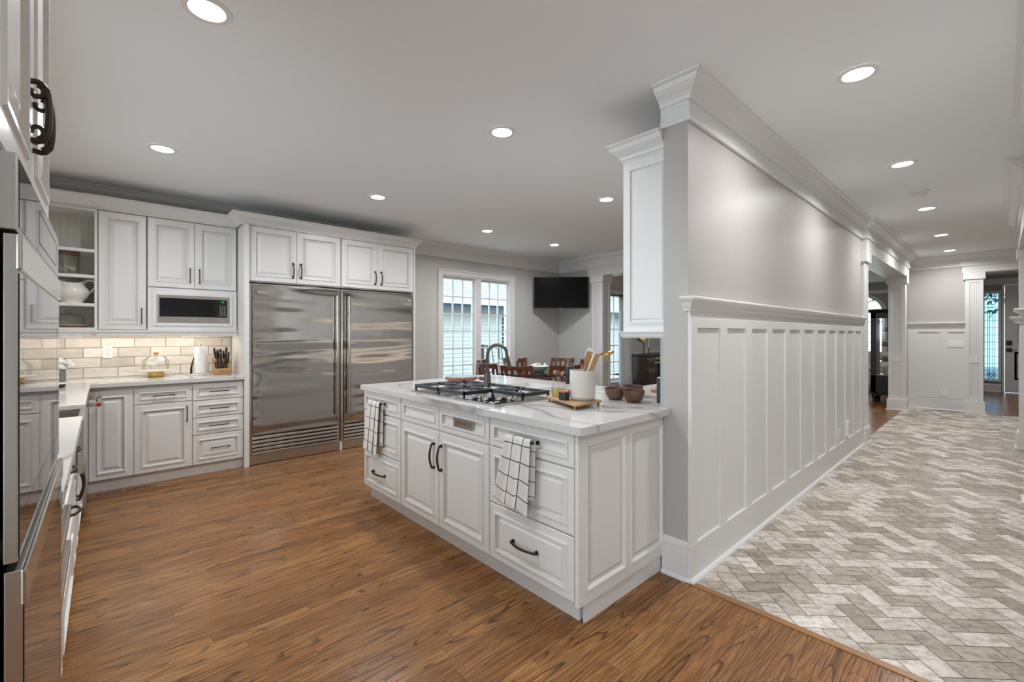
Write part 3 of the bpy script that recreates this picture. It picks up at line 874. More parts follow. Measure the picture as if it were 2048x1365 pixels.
# window over the sink: unseen guess, enlarged to let in more daylight
mb = MB()
for a, b, c, d in ((-4.6, -4.5, 1.1, 2.41), (-2.4, -2.3, 1.1, 2.41), (-4.5, -2.4, 2.33, 2.41), (-4.5, -2.4, 1.1, 1.15), (-3.49, -3.41, 1.15, 2.33)): mb.box(a, b, -.80, -.70, c, d)
w3 = struct('window_3', mb, 'trim')
gm = MB(); gm.box(-4.5, -2.4, -.79, -.786, 1.15, 2.33); build('glass_pane', gm, 'pane', w3)

# arched window in the room beyond
mb = MB()
x0, x1, zs, r = -3.4, -2.15, 1.98, .625
cx = (x0 + x1) / 2
yf, yb = 15.44, 15.52
mb.box(x0 - .11, x0, yf, yb, .45, zs); mb.box(x1, x1 + .11, yf, yb, .45, zs); mb.box(x0 + .001, x1 - .001, yf - .004, yb - .002, zs - .05, zs + .05)
for i in range(1, 3): mb.box(x0 + (x1 - x0) * i / 3 - .012, x0 + (x1 - x0) * i / 3 + .012, 15.5, 15.53, .55, zs)
for i in range(1, 5): mb.box(x0, x1, 15.502, 15.528, .55 + i * .286 - .012, .55 + i * .286 + .012)
mb.box(x0, x1, yf, yb, .45, .55)
N_ = 24
for ri, ro in ((r, r + .11),):
    for i in range(N_):
        a, b = PI * i / N_, PI * (i + 1) / N_
        mb.hexa([(cx + ri * math.cos(a), yf, zs + .72 * ri * math.sin(a)), (cx + ro * math.cos(a), yf, zs + .72 * ro * math.sin(a)), (cx + ro * math.cos(a), yb, zs + .72 * ro * math.sin(a)), (cx + ri * math.cos(a), yb, zs + .72 * ri * math.sin(a))],
                [(cx + ri * math.cos(b), yf, zs + .72 * ri * math.sin(b)), (cx + ro * math.cos(b), yf, zs + .72 * ro * math.sin(b)), (cx + ro * math.cos(b), yb, zs + .72 * ro * math.sin(b)), (cx + ri * math.cos(b), yb, zs + .72 * ri * math.sin(b))])
for a in (PI * .25, PI * .5, PI * .75):
    mb.tube([(cx, 15.49, zs), (cx + r * math.cos(a), 15.49, zs + .72 * r * math.sin(a))], .014, 6)
w4 = struct('window_4', mb, 'trim')
M['daypane'] = mat('frosted_day_pane', (.6, .75, .9), .2, var=.5, vscale=14, emit=(.62, .80, 1.0), estr=.9)
gm = MB(); gm.extr([(cx + r * math.cos(PI * i / 24), 15.495, zs + .72 * r * math.sin(PI * i / 24)) for i in range(25)], (0, .004, 0)); build('fanlight_pane', gm, 'pane', w4)
gm = MB(); gm.box(x0, x1, 15.54, 15.545, .55, zs); build('glass_pane', gm, 'pane', w4)

mb = MB()
for i in range(24):
    a, b = PI * i / 24, PI * (i + 1) / 24
    p = [(cx + r * math.cos(a), zs + .72 * r * math.sin(a)), (cx + r * math.cos(b), zs + .72 * r * math.sin(b))]
    mb.extr([(p[0][0], 15.5, p[0][1]), (p[1][0], 15.5, p[1][1]), (p[1][0], 15.5, 2.43), (p[0][0], 15.5, 2.43)], (0, .15, 0))
struct('wall_arch', mb, 'wallblue')

# leaded sidelight beside the front door
mb = MB()
a, b, c, d = -.25, -.03, .29, 2.32
mb.box(a - .05, a, 15.46, 15.52, c - .05, d + .05); mb.box(b, b + .05, 15.46, 15.52, c - .05, d + .05); mb.box(a, b, 15.46, 15.52, d, d + .05); mb.box(a, b, 15.46, 15.52, c - .05, c)
mb.box(a - .15, b + 1.2, 15.47, 15.51, 2.52, 2.66)
w5 = struct('window_5', mb, 'trim', bev=.004)
gm = MB(); gm.box(a, b, 15.545, 15.55, c, d); build('glass_pane', gm, 'leaded', w5)
lm = MB()
def lead(pts, r=.0045): lm.tube([(p[0], 15.54, p[1]) for p in pts], r, 6)
for xx in (a + .052, b - .052, a + .085, b - .085): lead([(xx, c), (xx, d - .36)])
lead([(a, d - .33), (b, d - .33)], .006)
for k in range(9): lead([(a, c + .2 + k * .17), (b, c + .2 + k * .17)])
cx5 = (a + b) / 2
for sgn in (-1, 1):
    for (ox, oz, rr) in ((.03, .10, .035), (.055, .18, .03), (.03, .25, .04), (.07, .27, .025)):
        lead([(cx5 + sgn * (ox + rr * math.cos(t)), d - .33 + oz + rr * math.sin(t)) for t in [i * PI / 8 for i in range(17)]], .006)
    for (ox, oz, rr) in ((.03, .05, .03), (.06, .10, .03), (.03, .13, .03)):
        lead([(cx5 + sgn * (ox + rr * math.cos(t)), c + oz + rr * math.sin(t)) for t in [i * PI / 8 for i in range(17)]], .006)
build('leading', lm, 'iron', w5)

# front door
mb = MB(); mb.box(.075, 1.025, 15.50, 15.545, .01, 2.495)
d1 = struct('door_1', mb, 'trim', bev=.003)
mb = MB(); mb.box(.03, .07, 15.44, 15.52, 0, 2.5); mb.box(1.03, 1.07, 15.44, 15.52, 0, 2.5); mb.box(.03, 1.07, 15.44, 15.52, 2.5, 2.54); build('door_frame', mb, 'trim', d1, bev=.003)
mb = MB(); F = Face('-y', 15.50); panel(mb, F, .22, .50, .3, .95, RAISED_S); panel(mb, F, .58, .88, .3, .95, RAISED_S); build('door_panel', mb, ['trim', 'trim'], d1)
mb = MB(); mb.box(.28, .82, 15.494, 15.50, 1.15, 2.25); build('door_light', mb, 'leaded', d1)
mb = MB(); mb.box(.10, .19, 15.475, 15.5, 1.10, 1.21); build('deadbolt', mb, 'black', d1, bev=.006)
mb = MB(); mb.box(.10, .19, 15.475, 15.5, .95, 1.04); mb.tube([(.15, 15.48, 1.0), (.15, 15.44, 1.0), (.26, 15.44, .99)], .009, 8); build('lever_handle', mb, 'black', d1, bev=.002)

# ================================================================== CABINETS
def unit(name, F, u0, u1, v0, v1, depth, label, cat, items, toe=None, group=None, carc=True, zroot=None, open_front=False):
    c = F.P((u0 + u1) / 2, 0 if toe else v0, -depth / 2)
    r = thing(name, c, label, cat, group)
    mb = MB()
    if open_front:
        t = .02
        F.box(mb, u0, u0 + t, v0, v1, -depth, -.002); F.box(mb, u1 - t, u1, v0, v1, -depth, -.002)
        F.box(mb, u0 + t, u1 - t, v0, v0 + t, -depth, -.002); F.box(mb, u0 + t, u1 - t, v1 - t, v1, -depth, -.002); F.box(mb, u0 + t, u1 - t, v0 + t, v1 - t, -depth, -depth + .01)
    else:
        F.box(mb, u0, u1, v0, v1, -depth, -.0205)
    build('carcass', mb, 'cab', r)
    if toe:
        mb = MB(); F.box(mb, u0 + (toe[2] if len(toe) > 2 else 0), u1 - (toe[3] if len(toe) > 3 else 0), 0, v0, -depth, -toe[0]); build('toe_kick', mb, 'cab', r)
    for it in items:
        k, a, b, c_, d, prof = it[:6]
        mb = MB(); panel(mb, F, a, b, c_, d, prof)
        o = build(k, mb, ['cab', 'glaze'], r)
        for h in it[6:]:
            handle(o, F, *h)
    return r

CT = .938      # counter top height
CB = .900
# ---------------- run along the window wall (faces +x)
FW = Face('+x', -5.20)
G3 = .0025
unit('base_cabinet', FW, -.095, .200, .10, CB, .58, 'white corner base cabinet with one tall raised-panel door beside the dishwasher', 'cabinet',
     [('door', -.092, .198, .105, .868, RAISED)], toe=(.04,))
unit('base_cabinet', FW, .200, .628, .10, CB, .58, 'white base cabinet with one drawer above one door under the gold-footed cake stand', 'cabinet',
     [('drawer', .203, .625, .728, .868, FLAT, (.414, .798, .16, False, 'bar')), ('door', .203, .625, .105, .720, RAISED, (.585, .610, .15, True, 'bar'))], toe=(.04,))
unit('base_cabinet', FW, .628, 1.054, .10, CB, .58, 'white base cabinet with a stack of four drawers beside the left refrigerator', 'cabinet',
     [('drawer', .631, 1.051, .722, .880, FLAT, (.845, .80, .16, False, 'bar')), ('drawer', .631, 1.051, .555, .714, FLAT, (.845, .633, .16, False, 'bar')),
      ('drawer', .631, 1.051, .390, .547, FLAT, (.845, .468, .16, False, 'bar')), ('drawer', .631, 1.051, .105, .382, RAISED_S, (.855, .25, .16, False, 'bar'))], toe=(.04,))
# wall cabinets
UF = Face('+x', -5.47)
r = unit('open_shelf_cabinet', UF, -.72, -.037, 1.398, 2.478, .33, 'white open shelf cabinet with beadboard back holding the pitcher and glass jars', 'cabinet', [], open_front=True)
mb = MB()
for z in (1.634, 1.888, 2.118): UF.box(mb, -.70, -.057, z - .027, z, -.315, -.006)
build('shelf', mb, 'cab', r, bev=.001)
mb = MB()
UF.box(mb, -.70, -.057, 1.418, 2.458, -.321, -.315)
for k in range(14):
    y = -.70 + k * .046; UF.box(mb, y + .003, y + .043, 1.418, 2.458, -.316, -.311)
build('beadboard_back', mb, 'bead', r)
unit('wall_cabinet', UF, -.035, .305, 1.398, 2.48, .33, 'tall narrow white wall cabinet with one raised-panel door right of the open shelves', 'cabinet',
     [('door', -.030, .300, 1.402, 2.474, RAISED, (.268, 1.53, .15, True, 'bar'))])
r = unit('wall_cabinet', UF, .312, 1.046, 1.812, 2.48, .33, 'white two-door wall cabinet directly above the built-in microwave', 'cabinet',
     [('door', .316, .677, 1.816, 2.474, RAISED, (.640, 1.94, .15, True, 'bar')), ('door', .681, 1.043, 1.816, 2.474, RAISED, (.718, 1.94, .15, True, 'bar'))])
# microwave niche: a framed box
c = UF.P(.68, 1.398, -.17)
r = thing('microwave_cabinet', c, 'white framed cabinet niche around the built-in microwave', 'cabinet')
mb = MB()
for a, b, z0, z1 in ((.312, .372, 1.398, 1.808), (.988, 1.046, 1.398, 1.808), (.372, .988, 1.398, 1.462), (.372, .988, 1.748, 1.808)): UF.box(mb, a, b, z0, z1, -.33, -.002)
UF.box(mb, .372, .988, 1.46, 1.75, -.33, -.30)
build('carcass', mb, 'cab', r, bev=.002)
mb = MB()
for a, b, z0, z1 in ((.350, .380, 1.438, 1.770), (.980, 1.010, 1.438, 1.770), (.380, .980, 1.438, 1.470), (.380, .980, 1.740, 1.770)): UF.box(mb, a, b, z0, z1, -.010, .008)
build('trim_frame', mb, 'cab', r, bev=.004)
# light rail and crown on the wall cabinets
LR = [(-.02, 1.338), (.004, 1.338), (.010, 1.346), (.010, 1.368), (.016, 1.374), (.026, 1.380), (.028, 1.397), (-.02, 1.397)]
mb = MB(); mb.sweep([(-5.49, -.70), (-5.49, -.036), (-5.475, -.036), (-5.475, 1.046)], LR)
o = build('light_rail', mb, 'cab'); tag(o, 'white moulded light rail running under the wall cabinets over the backsplash', 'moulding')
CC = [(-.02, 2.482), (.004, 2.482), (.004, 2.495), (.014, 2.500), (.018, 2.515), (.034, 2.532), (.056, 2.552), (.066, 2.575), (.080, 2.580), (.080, 2.592), (-.02, 2.592)]
mb = MB(); mb.sweep([(-5.49, -.72), (-5.49, -.036), (-5.47, -.036), (-5.47, 1.024), (-5.20, 1.024), (-5.20, 3.03), (-5.72, 3.03)], CC)
o = build('crown_moulding', mb, 'cab'); tag(o, 'white crown moulding on top of the wall cabinets and the refrigerator surround', 'moulding')
ul = arealight('under_cabinet_light', (-5.62, .30, 1.385), 1.3, UNDER_W, UNDER_COL, o, 'RECTANGLE', .05, (0, 0, PI / 2))

# refrigerator surround
mb = MB(); mb.box(-5.78, -5.17, 1.056, 1.100, 0, 2.482)
tag(build('tall_side_panel', mb, 'cab', bev=.002), 'tall white panel between the countertop and the left refrigerator', 'cabinet panel')
mb = MB(); mb.box(-5.78, -5.195, 3.008, 3.030, 0, 2.482)
tag(build('tall_side_panel', mb, 'cab', bev=.002), 'tall white panel on the far side of the right freezer by the window', 'cabinet panel')
mb = MB(); mb.box(-5.78, -5.20, 2.040, 2.062, 0, .098)
tag(build('divider_foot', mb, 'cab', bev=.002), 'small white divider foot on the floor between the two refrigerators', 'cabinet panel')
FT = Face('+x', -5.20)
for (a, m_, b, lab) in ((1.102, 1.566, 2.048, 'white two-door cabinet above the left refrigerator'), (2.056, 2.512, 3.006, 'white two-door cabinet above the right freezer')):
    unit('bridge_cabinet', FT, a, b, 1.900, 2.480, .57, lab, 'cabinet',
         [('door', a + .003, m_ - .002, 1.912, 2.478, RAISED, (m_ - .040, 2.05, .15, True, 'bow')), ('door', m_ + .002, b - .003, 1.912, 2.478, RAISED, (m_ + .040, 2.05, .15, True, 'bow'))])

# ---------------- refrigerators
def fridge(name, y0, y1, hinge_left, label):
    r = thing(name, (-5.5, (y0 + y1) / 2, 0), label, 'refrigerator', None)
    mb = MB(); mb.box(-5.78, -5.235, y0, y1, .10, 1.885); build('cabinet_body', mb, 'steel', r)
    mb = MB(); mb.box(-5.26, -5.225, y0, y0 + .03, .10, 1.868); mb.box(-5.26, -5.225, y1 - .03, y1, .10, 1.868); mb.box(-5.26, -5.225, y0, y1, 1.868, 1.888); build('trim_kit', mb, 'steelp', r, bev=.003)
    mb = MB(); mb.box(-5.232, -5.195, y0 + .035, y1 - .025, .315, 1.864); d = build('door', mb, 'fsteel', r, bev=.004)
    hy = y1 - .055 if hinge_left else y0 + .075
    mb = MB(); mb.tube([(-5.145, hy, .42), (-5.145, hy, 1.80)], .013, 14)
    for z in (.62, 1.60): mb.tube([(-5.195, hy, z), (-5.145, hy, z)], .009, 10)
    build('bar_handle', mb, 'steelp', d, smooth=True)
    by = y0 + .13 if hinge_left else y1 - .13
    mb = MB(); mb.box(-5.195, -5.190, by - .045, by + .045, 1.782, 1.806); bd = build('badge', mb, 'chrome', d, bev=.002)
    mb = MB(); mb.box(-5.191, -5.1885, by - .038, by + .038, 1.788, 1.800); build('badge_plate', mb, 'steel', bd)
    mb = MB()
    for k in range(5):
        z = .104 + k * .040
        mb.extr([(-5.235, y0 + .03, z + .036), (-5.222, y0 + .03, z + .038), (-5.200, y0 + .03, z + .024), (-5.198, y0 + .03, z + .004), (-5.206, y0 + .03, z), (-5.235, y0 + .03, z + .003)], (0, y1 - y0 - .055, 0))
    build('louvre_grille', mb, 'steelp', r, bev=.0015)
    mb = MB(); mb.box(-5.26, -5.215, y0 + .008, y1 - .008, .006, .098); build('kick_plate', mb, 'steel', r, bev=.002)
    return r
fridge('refrigerator', 1.102, 2.046, True, 'stainless steel refrigerator, the full-width left one of the built-in pair')
fridge('freezer', 2.056, 3.006, False, 'stainless steel freezer, the right one of the built-in pair partly behind the island')

# ---------------- microwave
r = thing('microwave', (-5.6, .68, 1.466), 'stainless built-in microwave with black glass door under the wall cabinets', 'microwave')
mb = MB(); mb.box(-5.76, -5.478, .383, .977, 1.468, 1.744); build('housing', mb, 'steel', r)
mb = MB(); mb.box(-5.478, -5.462, .383, .874, 1.468, 1.744); dr = build('door', mb, 'steel', r, bev=.003)
mb = MB(); mb.box(-5.478, -5.462, .877, .977, 1.468, 1.744); cp = build('control_panel', mb, 'steel', r, bev=.003)
mb = MB(); mb.box(-5.464, -5.4605, .400, .874, 1.530, 1.712); build('glass_window', mb, 'blackglass', dr, bev=.001)
mb = MB(); mb.box(-5.464, -5.4605, .877, .958, 1.530, 1.712); kp = build('keypad', mb, 'blackglass', cp, bev=.001)
mb = MB()
for i in range(3):
    for j in range(6): mb.box(-5.4606, -5.4600, .890 + i * .020, .902 + i * .020, 1.548 + j * .018, 1.556 + j * .018)
build('keys', mb, 'steel', cp)
mb = MB(); mb.box(-5.4606, -5.4598, .905, .930, 1.682, 1.700); build('display', mb, 'green_led', cp)
mb = MB(); mb.box(-5.463, -5.459, .892, .958, 1.482, 1.510); build('open_button', mb, 'steelp', cp, bev=.001)
mb = MB(); mb.lathe([(0.0, -5.4575), (.014, -5.4575), (.0155, -5.462)], (0, .68, 1.500), 20, axis='x', caps=False); bd = build('badge', mb, 'chrome', dr)
mb = MB(); mb.lathe([(.0, -5.4565), (.006, -5.4565), (.0065, -5.458)], (0, .68, 1.500), 14, axis='x', caps=False); build('badge_disc', mb, 'steel', dr)

# ---------------- backsplash
def splash(mb, F, u0, u1, v0, v1, du, w=.245, h=.0937, vtop=1.3221):
    F.box(mb, u0, u1, v0, v1, 0, .004, 1)
    j = 0
    z = vtop + h
    row = -1
    while z - h > v0 - h:
        zt, zb = min(z - .0018, v1), max(z - h + .0018, v0)
        if zt - zb > .006:
            x = du + (0 if row % 2 == 0 else w / 2) - w * 12
            while x < u1:
                a, b = max(x + .0018, u0), min(x + w - .0018, u1)
                if b - a > .01:
                    p = [F.P(a, zb, .004), F.P(b, zb, .004), F.P(b, zt, .004), F.P(a, zt, .004)]
                    q = [F.P(a + .002, zb + .002, .009), F.P(b - .002, zb + .002, .009), F.P(b - .002, zt - .002, .009), F.P(a + .002, zt - .002, .009)]
                    mb.add(p + q, [(4, 5, 6, 7), (0, 1, 5, 4), (1, 2, 6, 5), (2, 3, 7, 6), (3, 0, 4, 7)], 0, random.random())
                x += w
        z -= h; row += 1
mb = MB(); splash(mb, Face('+x', -5.80), -.72, 1.056, CT, 1.40, -.0145); struct('wall_backsplash', mb, ['splash', 'grout'], attr=True)
mb = MB(); splash(mb, Face('+y', -.72), -5.79, -4.60, CT, 1.45, -5.2); splash(mb, Face('+y', -.72), -2.30, -1.70, CT, 1.45, -5.2); struct('wall_backsplash_sink', mb, ['splash', 'grout'], attr=True)

def outlet(name, F, u, v, label, w=.072, h=.118, n0=0.0, rockers=0, thick=.007, group=None):
    r = thing(name, F.P(u, v - h / 2, n0), label, 'outlet' if 'outlet' in name else 'switch', group)
    mb = MB(); F.box(mb, u - w / 2, u + w / 2, v - h / 2, v + h / 2, n0, n0 + thick); build('cover_plate', mb, 'plate', r, bev=.002)
    if rockers:
        for k in range(rockers):
            a = u - w / 2 + w * (k + .5) / rockers
            mb = MB(); F.box(mb, a - .016, a + .016, v - .033, v + .033, n0 + thick, n0 + thick + .003); build('rocker', mb, 'plate', r, bev=.001)
    else:
        for dv in (-.021, .021):
            mb = MB(); F.box(mb, u - .017, u + .017, v + dv - .0145, v + dv + .0145, n0 + thick, n0 + thick + .002); so = build('socket', mb, 'plate', r, bev=.002)
            mb = MB()
            for du in (-.007, .007): F.box(mb, u + du - .0015, u + du + .0015, v + dv - .001, v + dv + .009, n0 + thick + .002, n0 + thick + .0025)
            F.box(mb, u - .0025, u + .0025, v + dv - .010, v + dv - .005, n0 + thick + .002, n0 + thick + .0025)
            build('slots', mb, 'dark', so)
    return r
outlet('wall_outlet', Face('+x', -5.80), .032, 1.188, 'white double outlet on the tiled backsplash', n0=.009)
HW = Face('+x', -1.138)
outlet('wall_outlet', Face('+x', -1.154), 5.69, .30, 'white outlet low on the wainscot of the hall wall, the nearer of two', .072, .118, 0, 0, .02)
outlet('wall_outlet', Face('+x', -1.140), 6.03, .325, 'white outlet low on the wainscot batten of the hall wall, the farther of two', .085, .16, 0, 0, .022)
outlet('light_switch', Face('-y', 11.094), -.53, 1.185, 'white wide switch plate with rocker switches on the far hall wainscot', .20, .118, 0, 4)
outlet('wall_outlet', Face('-y', 11.08), -.69, .31, 'white outlet low on the far hall wainscot below the switch plate', .085, .12)

# ---------------- countertops
def slab(name, outer, holes, z0, z1, mtl, label, cat, bev=.004):
    bm = bmesh.new()
    edges = []
    for loop in [outer] + holes:
        vs = [bm.verts.new((x, y, z1)) for x, y in loop]
        edges += [bm.edges.new((vs[i], vs[(i + 1) % len(vs)])) for i in range(len(vs))]
    bmesh.ops.triangle_fill(bm, use_beauty=True, use_dissolve=False, edges=edges)
    for f in bm.faces:
        if f.normal.z < 0: f.normal_flip()
    ret = bmesh.ops.extrude_face_region(bm, geom=bm.faces[:])
    vs = [g for g in ret['geom'] if isinstance(g, bmesh.types.BMVert)]
    bmesh.ops.translate(bm, verts=vs, vec=(0, 0, z0 - z1))
    bmesh.ops.recalc_face_normals(bm, faces=bm.faces[:])
    mb = MB()
    bm.verts.index_update()
    mb.add([v.co[:] for v in bm.verts], [[v.index for v in f.verts] for f in bm.faces])
    bm.free()
    o = build(name, mb, mtl, bev=bev)
    return tag(o, label, cat)
def rounded(x, y, r, a0, n=6): return [(x + r * math.cos(a0 + PI / 2 * i / n), y + r * math.sin(a0 + PI / 2 * i / n)) for i in range(n + 1)]
slab('countertop', [(-5.795, -.715), (-1.705, -.715), (-1.705, -.078), (-3.19, -.078), (-3.19, -.56), (-3.72, -.56), (-3.72, -.078), (-5.145, -.078), (-5.16, -.06), (-5.16, 1.053), (-5.795, 1.053)], [], CB, CT, 'quartz',
     'white quartz L-shaped countertop under the tiled backsplash with the apron sink', 'countertop')
ISL = [(-3.585, 1.576), (-1.292, 1.576)] + rounded(-1.292, 1.606, .03, -PI / 2)[1:] + [(-1.262, 2.372), (-1.31, 2.372), (-1.31, 5.4), (-1.965, 5.4), (-1.965, 2.985), (-3.565, 2.985)] + [(-3.60, 2.95), (-3.60, 1.60)]
slab('island_countertop', ISL, [[(-2.80, 2.36), (-2.43, 2.36), (-2.43, 2.74), (-2.80, 2.74)]], CB, CT, 'quartz',
     'white grey-veined quartz countertop of the island peninsula under the cooktop', 'countertop')

# ---------------- sink run (faces +y)
SF = Face('+y', -.115)
r = thing('dishwasher', (-4.70, -.4, 0), 'stainless steel dishwasher with a bar handle beside the corner cabinet', 'dishwasher')
mb = MB(); mb.box(-5.02, -4.42, -.70, -.12, .10, .895); build('tub', mb, 'steel', r)
mb = MB(); mb.box(-5.02, -4.42, -.12, -.090, .115, .893); d = build('door', mb, 'steel', r, bev=.004)
mb = MB()
for k in range(7): mb.box(-4.4205, -4.417, -.118, -.094, .76 + k * .011, .765 + k * .011)
build('side_vent', mb, 'dark', d)
mb = MB(); mb.tube([(-4.98, -.022, .842), (-4.46, -.022, .842)], .0155, 16)
hb = build('bar_handle', mb, 'steelp', d, smooth=True)
for x in (-4.95, -4.49):
    mb = MB(); mb.box(x - .012, x + .012, -.09, -.022, .828, .856); build('handle_bracket', mb, 'chrome', d, bev=.003)
mb = MB(); mb.lathe([(0, -4.4585), (.009, -4.4585), (.0145, -4.460)], (0, -.022, .842), 18, axis='x', caps=False); build('medallion', mb, 'red', d)
mb = MB(); mb.box(-5.02, -4.42, -.16, -.14, .005, .10); build('kick_plate', mb, 'steel', r)

unit('base_cabinet', SF, -4.41, -3.74, .10, CB, .57, 'white narrow base cabinet between the dishwasher and the apron sink', 'cabinet',
     [('door', -4.405, -3.745, .105, .868, RAISED)], toe=(.06,))
unit('sink_cabinet', SF, -3.735, -3.17, .10, .62, .57, 'white sink base cabinet with two doors below the apron sink', 'cabinet',
     [('door', -3.73, -3.455, .105, .615, RAISED, (-3.49, .53, .16, True, 'bow')), ('door', -3.45, -3.175, .105, .615, RAISED, (-3.415, .53, .16, True, 'bow'))], toe=(.06,))
r = thing('apron_sink', (-3.455, -.33, .63), 'stainless steel apron-front sink set into the left countertop', 'sink')
mb = MB()
mb.box(-3.72, -3.19, -.10, -.075, .64, .918); mb.box(-3.72, -3.705, -.56, -.10, .66, .918); mb.box(-3.205, -3.19, -.56, -.10, .66, .918); mb.box(-3.705, -3.205, -.56, -.545, .66, .918); mb.box(-3.705, -3.205, -.545, -.10, .66, .675)
build('basin', mb, 'steel', r, bev=.004)
mb = MB(); mb.lathe([(0, .676), (.04, .676), (.045, .680)], (-3.455, -.33, 0), 20, caps=False); build('drain', mb, 'chrome', r)
mb = MB(); mb.box(-3.69, -3.60, -.53, -.47, .676, .72)
tag(build('sponge', mb, 'blue', bev=.008), 'dark blue sponge lying inside the apron sink', 'sponge')
unit('base_cabinet', SF, -3.165, -2.34, .10, CB, .57, 'white base cabinet with wide drawers between the apron sink and the undercounter drawer unit', 'cabinet',
     [('drawer', -3.16, -2.345, .722, .868, FLAT, (-2.92, .82, .13, False, 'bow'), (-2.50, .82, .13, False, 'bow')), ('drawer', -3.16, -2.345, .415, .714, RAISED_S, (-2.92, .535, .13, False, 'bow')), ('drawer', -3.16, -2.345, .105, .407, RAISED_S)], toe=(.06,))
r = thing('drawer_refrigerator', (-2.02, -.4, 0), 'white panelled undercounter drawer unit with flat steel bar pulls beside the wall ovens', 'appliance')
mb = MB(); mb.box(-2.335, -1.715, -.69, -.14, .10, CB); build('cabinet_body', mb, 'cab', r)
for z0, z1, hz in ((.645, .868, .705), (.105, .637, .575)):
    mb = MB(); panel(mb, SF, -2.33, -1.72, z0, z1, RAISED_S); d = build('drawer', mb, ['cab', 'glaze'], r)
    mb = MB(); mb.box(-2.31, -1.74, -.106, -.0862, hz, hz + .03)
    for x in (-2.28, -1.77): mb.box(x - .01, x + .01, -.115, -.100, hz + .006, hz + .024)
    build('bar_pull', mb, 'steel', d, bev=.003)
mb = MB(); mb.box(-2.335, -1.715, -.69, -.18, 0, .10); build('toe_kick', mb, 'cab', r)

# ---------------- wall oven tower
OF = Face('+y', -.106)
r = thing('oven_cabinet', (-1.31, -.4, 0), 'tall white oven cabinet at the left edge with two doors above the ovens', 'cabinet')
mb = MB(); mb.box(-1.702, -1.683, -.715, -.127, 0, 2.62); mb.box(-.918, -.895, -.715, -.127, 0, 2.62); mb.box(-1.683, -.918, -.715, -.127, 1.62, 2.62); mb.box(-1.683, -.918, -.715, -.127, .02, .415); build('carcass', mb, 'cab', r)
for a, b, hu in ((-1.698, -1.301, -1.262), (-1.297, -.90, -1.336)):
    mb = MB(); panel(mb, OF, a, b, 1.628, 2.60, [(0, -.02), (0, -.003), (.003, 0), (.058, 0), (.062, .005), (.072, .005), (.080, -.009), (.094, -.011), (.128, -.002), (.132, -.0015)])
    d = build('door', mb, ['cab', 'glaze'], r)
    handle(d, OF, -1.262 if a > -1.3 else -1.336, 1.792, .112, True, 'scroll')
mb = MB(); panel(mb, OF, -1.698, -.90, .11, .41, RAISED_S); build('drawer', mb, ['cab', 'glaze'], r)
mb = MB(); mb.sweep([(-.895, -.7), (-.895, -.127), (-1.70, -.127), (-1.70, -.715)], [(o_, z + .13) for o_, z in CC], side=1); build('crown', mb, 'cab', r)

r = thing('double_wall_oven', (-1.30, -.4, .42), 'stainless steel and black glass double wall oven at the left edge', 'oven')
mb = MB(); mb.box(-1.675, -.925, -.68, -.112, .42, 1.612); build('oven_body', mb, 'dark', r)
mb = MB(); mb.box(-1.68, -.92, -.110, -.0875, 1.504, 1.612); cp = build('control_panel', mb, 'steel', r, bev=.002)
mb = MB(); mb.box(-1.672, -.934, -.0877, -.0868, 1.510, 1.606); gl = build('control_glass', mb, 'blackglass', cp)
mb = MB()
for a, b, z0, z1 in ((-1.60, -1.20, 1.528, 1.530), (-1.60, -1.20, 1.585, 1.587), (-1.60, -1.597, 1.528, 1.587), (-1.203, -1.20, 1.528, 1.587)): mb.box(a, b, -.0869, -.0866, z0, z1)
build('display_outline', mb, 'dark', cp)
for z0, z1, yf in ((1.043, 1.499, -.0860), (.425, 1.032, -.0815)):
    mb = MB(); mb.box(-1.68, -.92, yf - (.0152 if z0 > 1 else .019), yf - .0012, z0, z1); d = build('oven_door', mb, 'steel', r, bev=.0015)
    mb = MB(); mb.box(-1.678, -.926, yf - .0014, yf, z0 + .004, z1 - .054); g = build('oven_glass', mb, 'blackglass', d)
    mb = MB(); mb.box(-1.61, -.98, yf - .0002, yf + .0001, z0 + .06, z0 + .061); mb.box(-1.61, -1.606, yf - .0002, yf + .0001, z0 + .06, z1 - .12); build('window_frame_line', mb, 'dark', d)
    mb = MB(); mb.box(-1.682, -.918, yf - .003, yf + .0032, z1 - .050, z1); build('handle_band', mb, 'steelp', d, bev=.002)

# ---------------- island (front faces -y)
IF = Face('-y', 1.61)
unit('island_cabinet', IF, -3.605, -2.966, .095, CB, 1.30, 'white island cabinet with three drawers at the refrigerator end, a towel hung on it', 'cabinet',
     [('drawer', -3.588, -2.972, .737, .893, FLAT, (-3.31, .815, .19, False, 'bow')), ('drawer', -3.588, -2.972, .420, .727, RAISED_S), ('drawer', -3.588, -2.972, .110, .412, RAISED_S, (-3.31, .258, .19, False, 'bow'))], toe=(.055, 0, .03, 0))
r = unit('island_cabinet', IF, -2.966, -1.948, .095, CB, 1.30, 'white island cabinet with two tall doors in the middle under the cooktop', 'cabinet',
     [('false_drawer_front', -2.960, -2.467, .737, .893, FLAT), ('false_drawer_front', -2.461, -1.952, .737, .893, FLAT),
      ('door', -2.960, -2.467, .110, .722, RAISED, (-2.520, .560, .155, True, 'bow')), ('door', -2.461, -1.952, .110, .722, RAISED, (-2.462 + .032, .560, .155, True, 'bow'))], toe=(.055,))
mb = MB(); mb.box(-2.300, -2.100, 1.609, 1.622, .782, .848)
vp = build('vent_plate', mb, 'steel', r, bev=.002); vp['label'] = 'stainless slotted vent plate'
mb = MB()
for k in range(6):
    x = -2.268 + k * .027
    mb.extr([(x, 1.6085, .804), (x + .006, 1.6085, .804), (x + .018, 1.6085, .828), (x + .012, 1.6085, .828)], (0, .0008, 0))
build('vent_slots', mb, 'dark', vp)
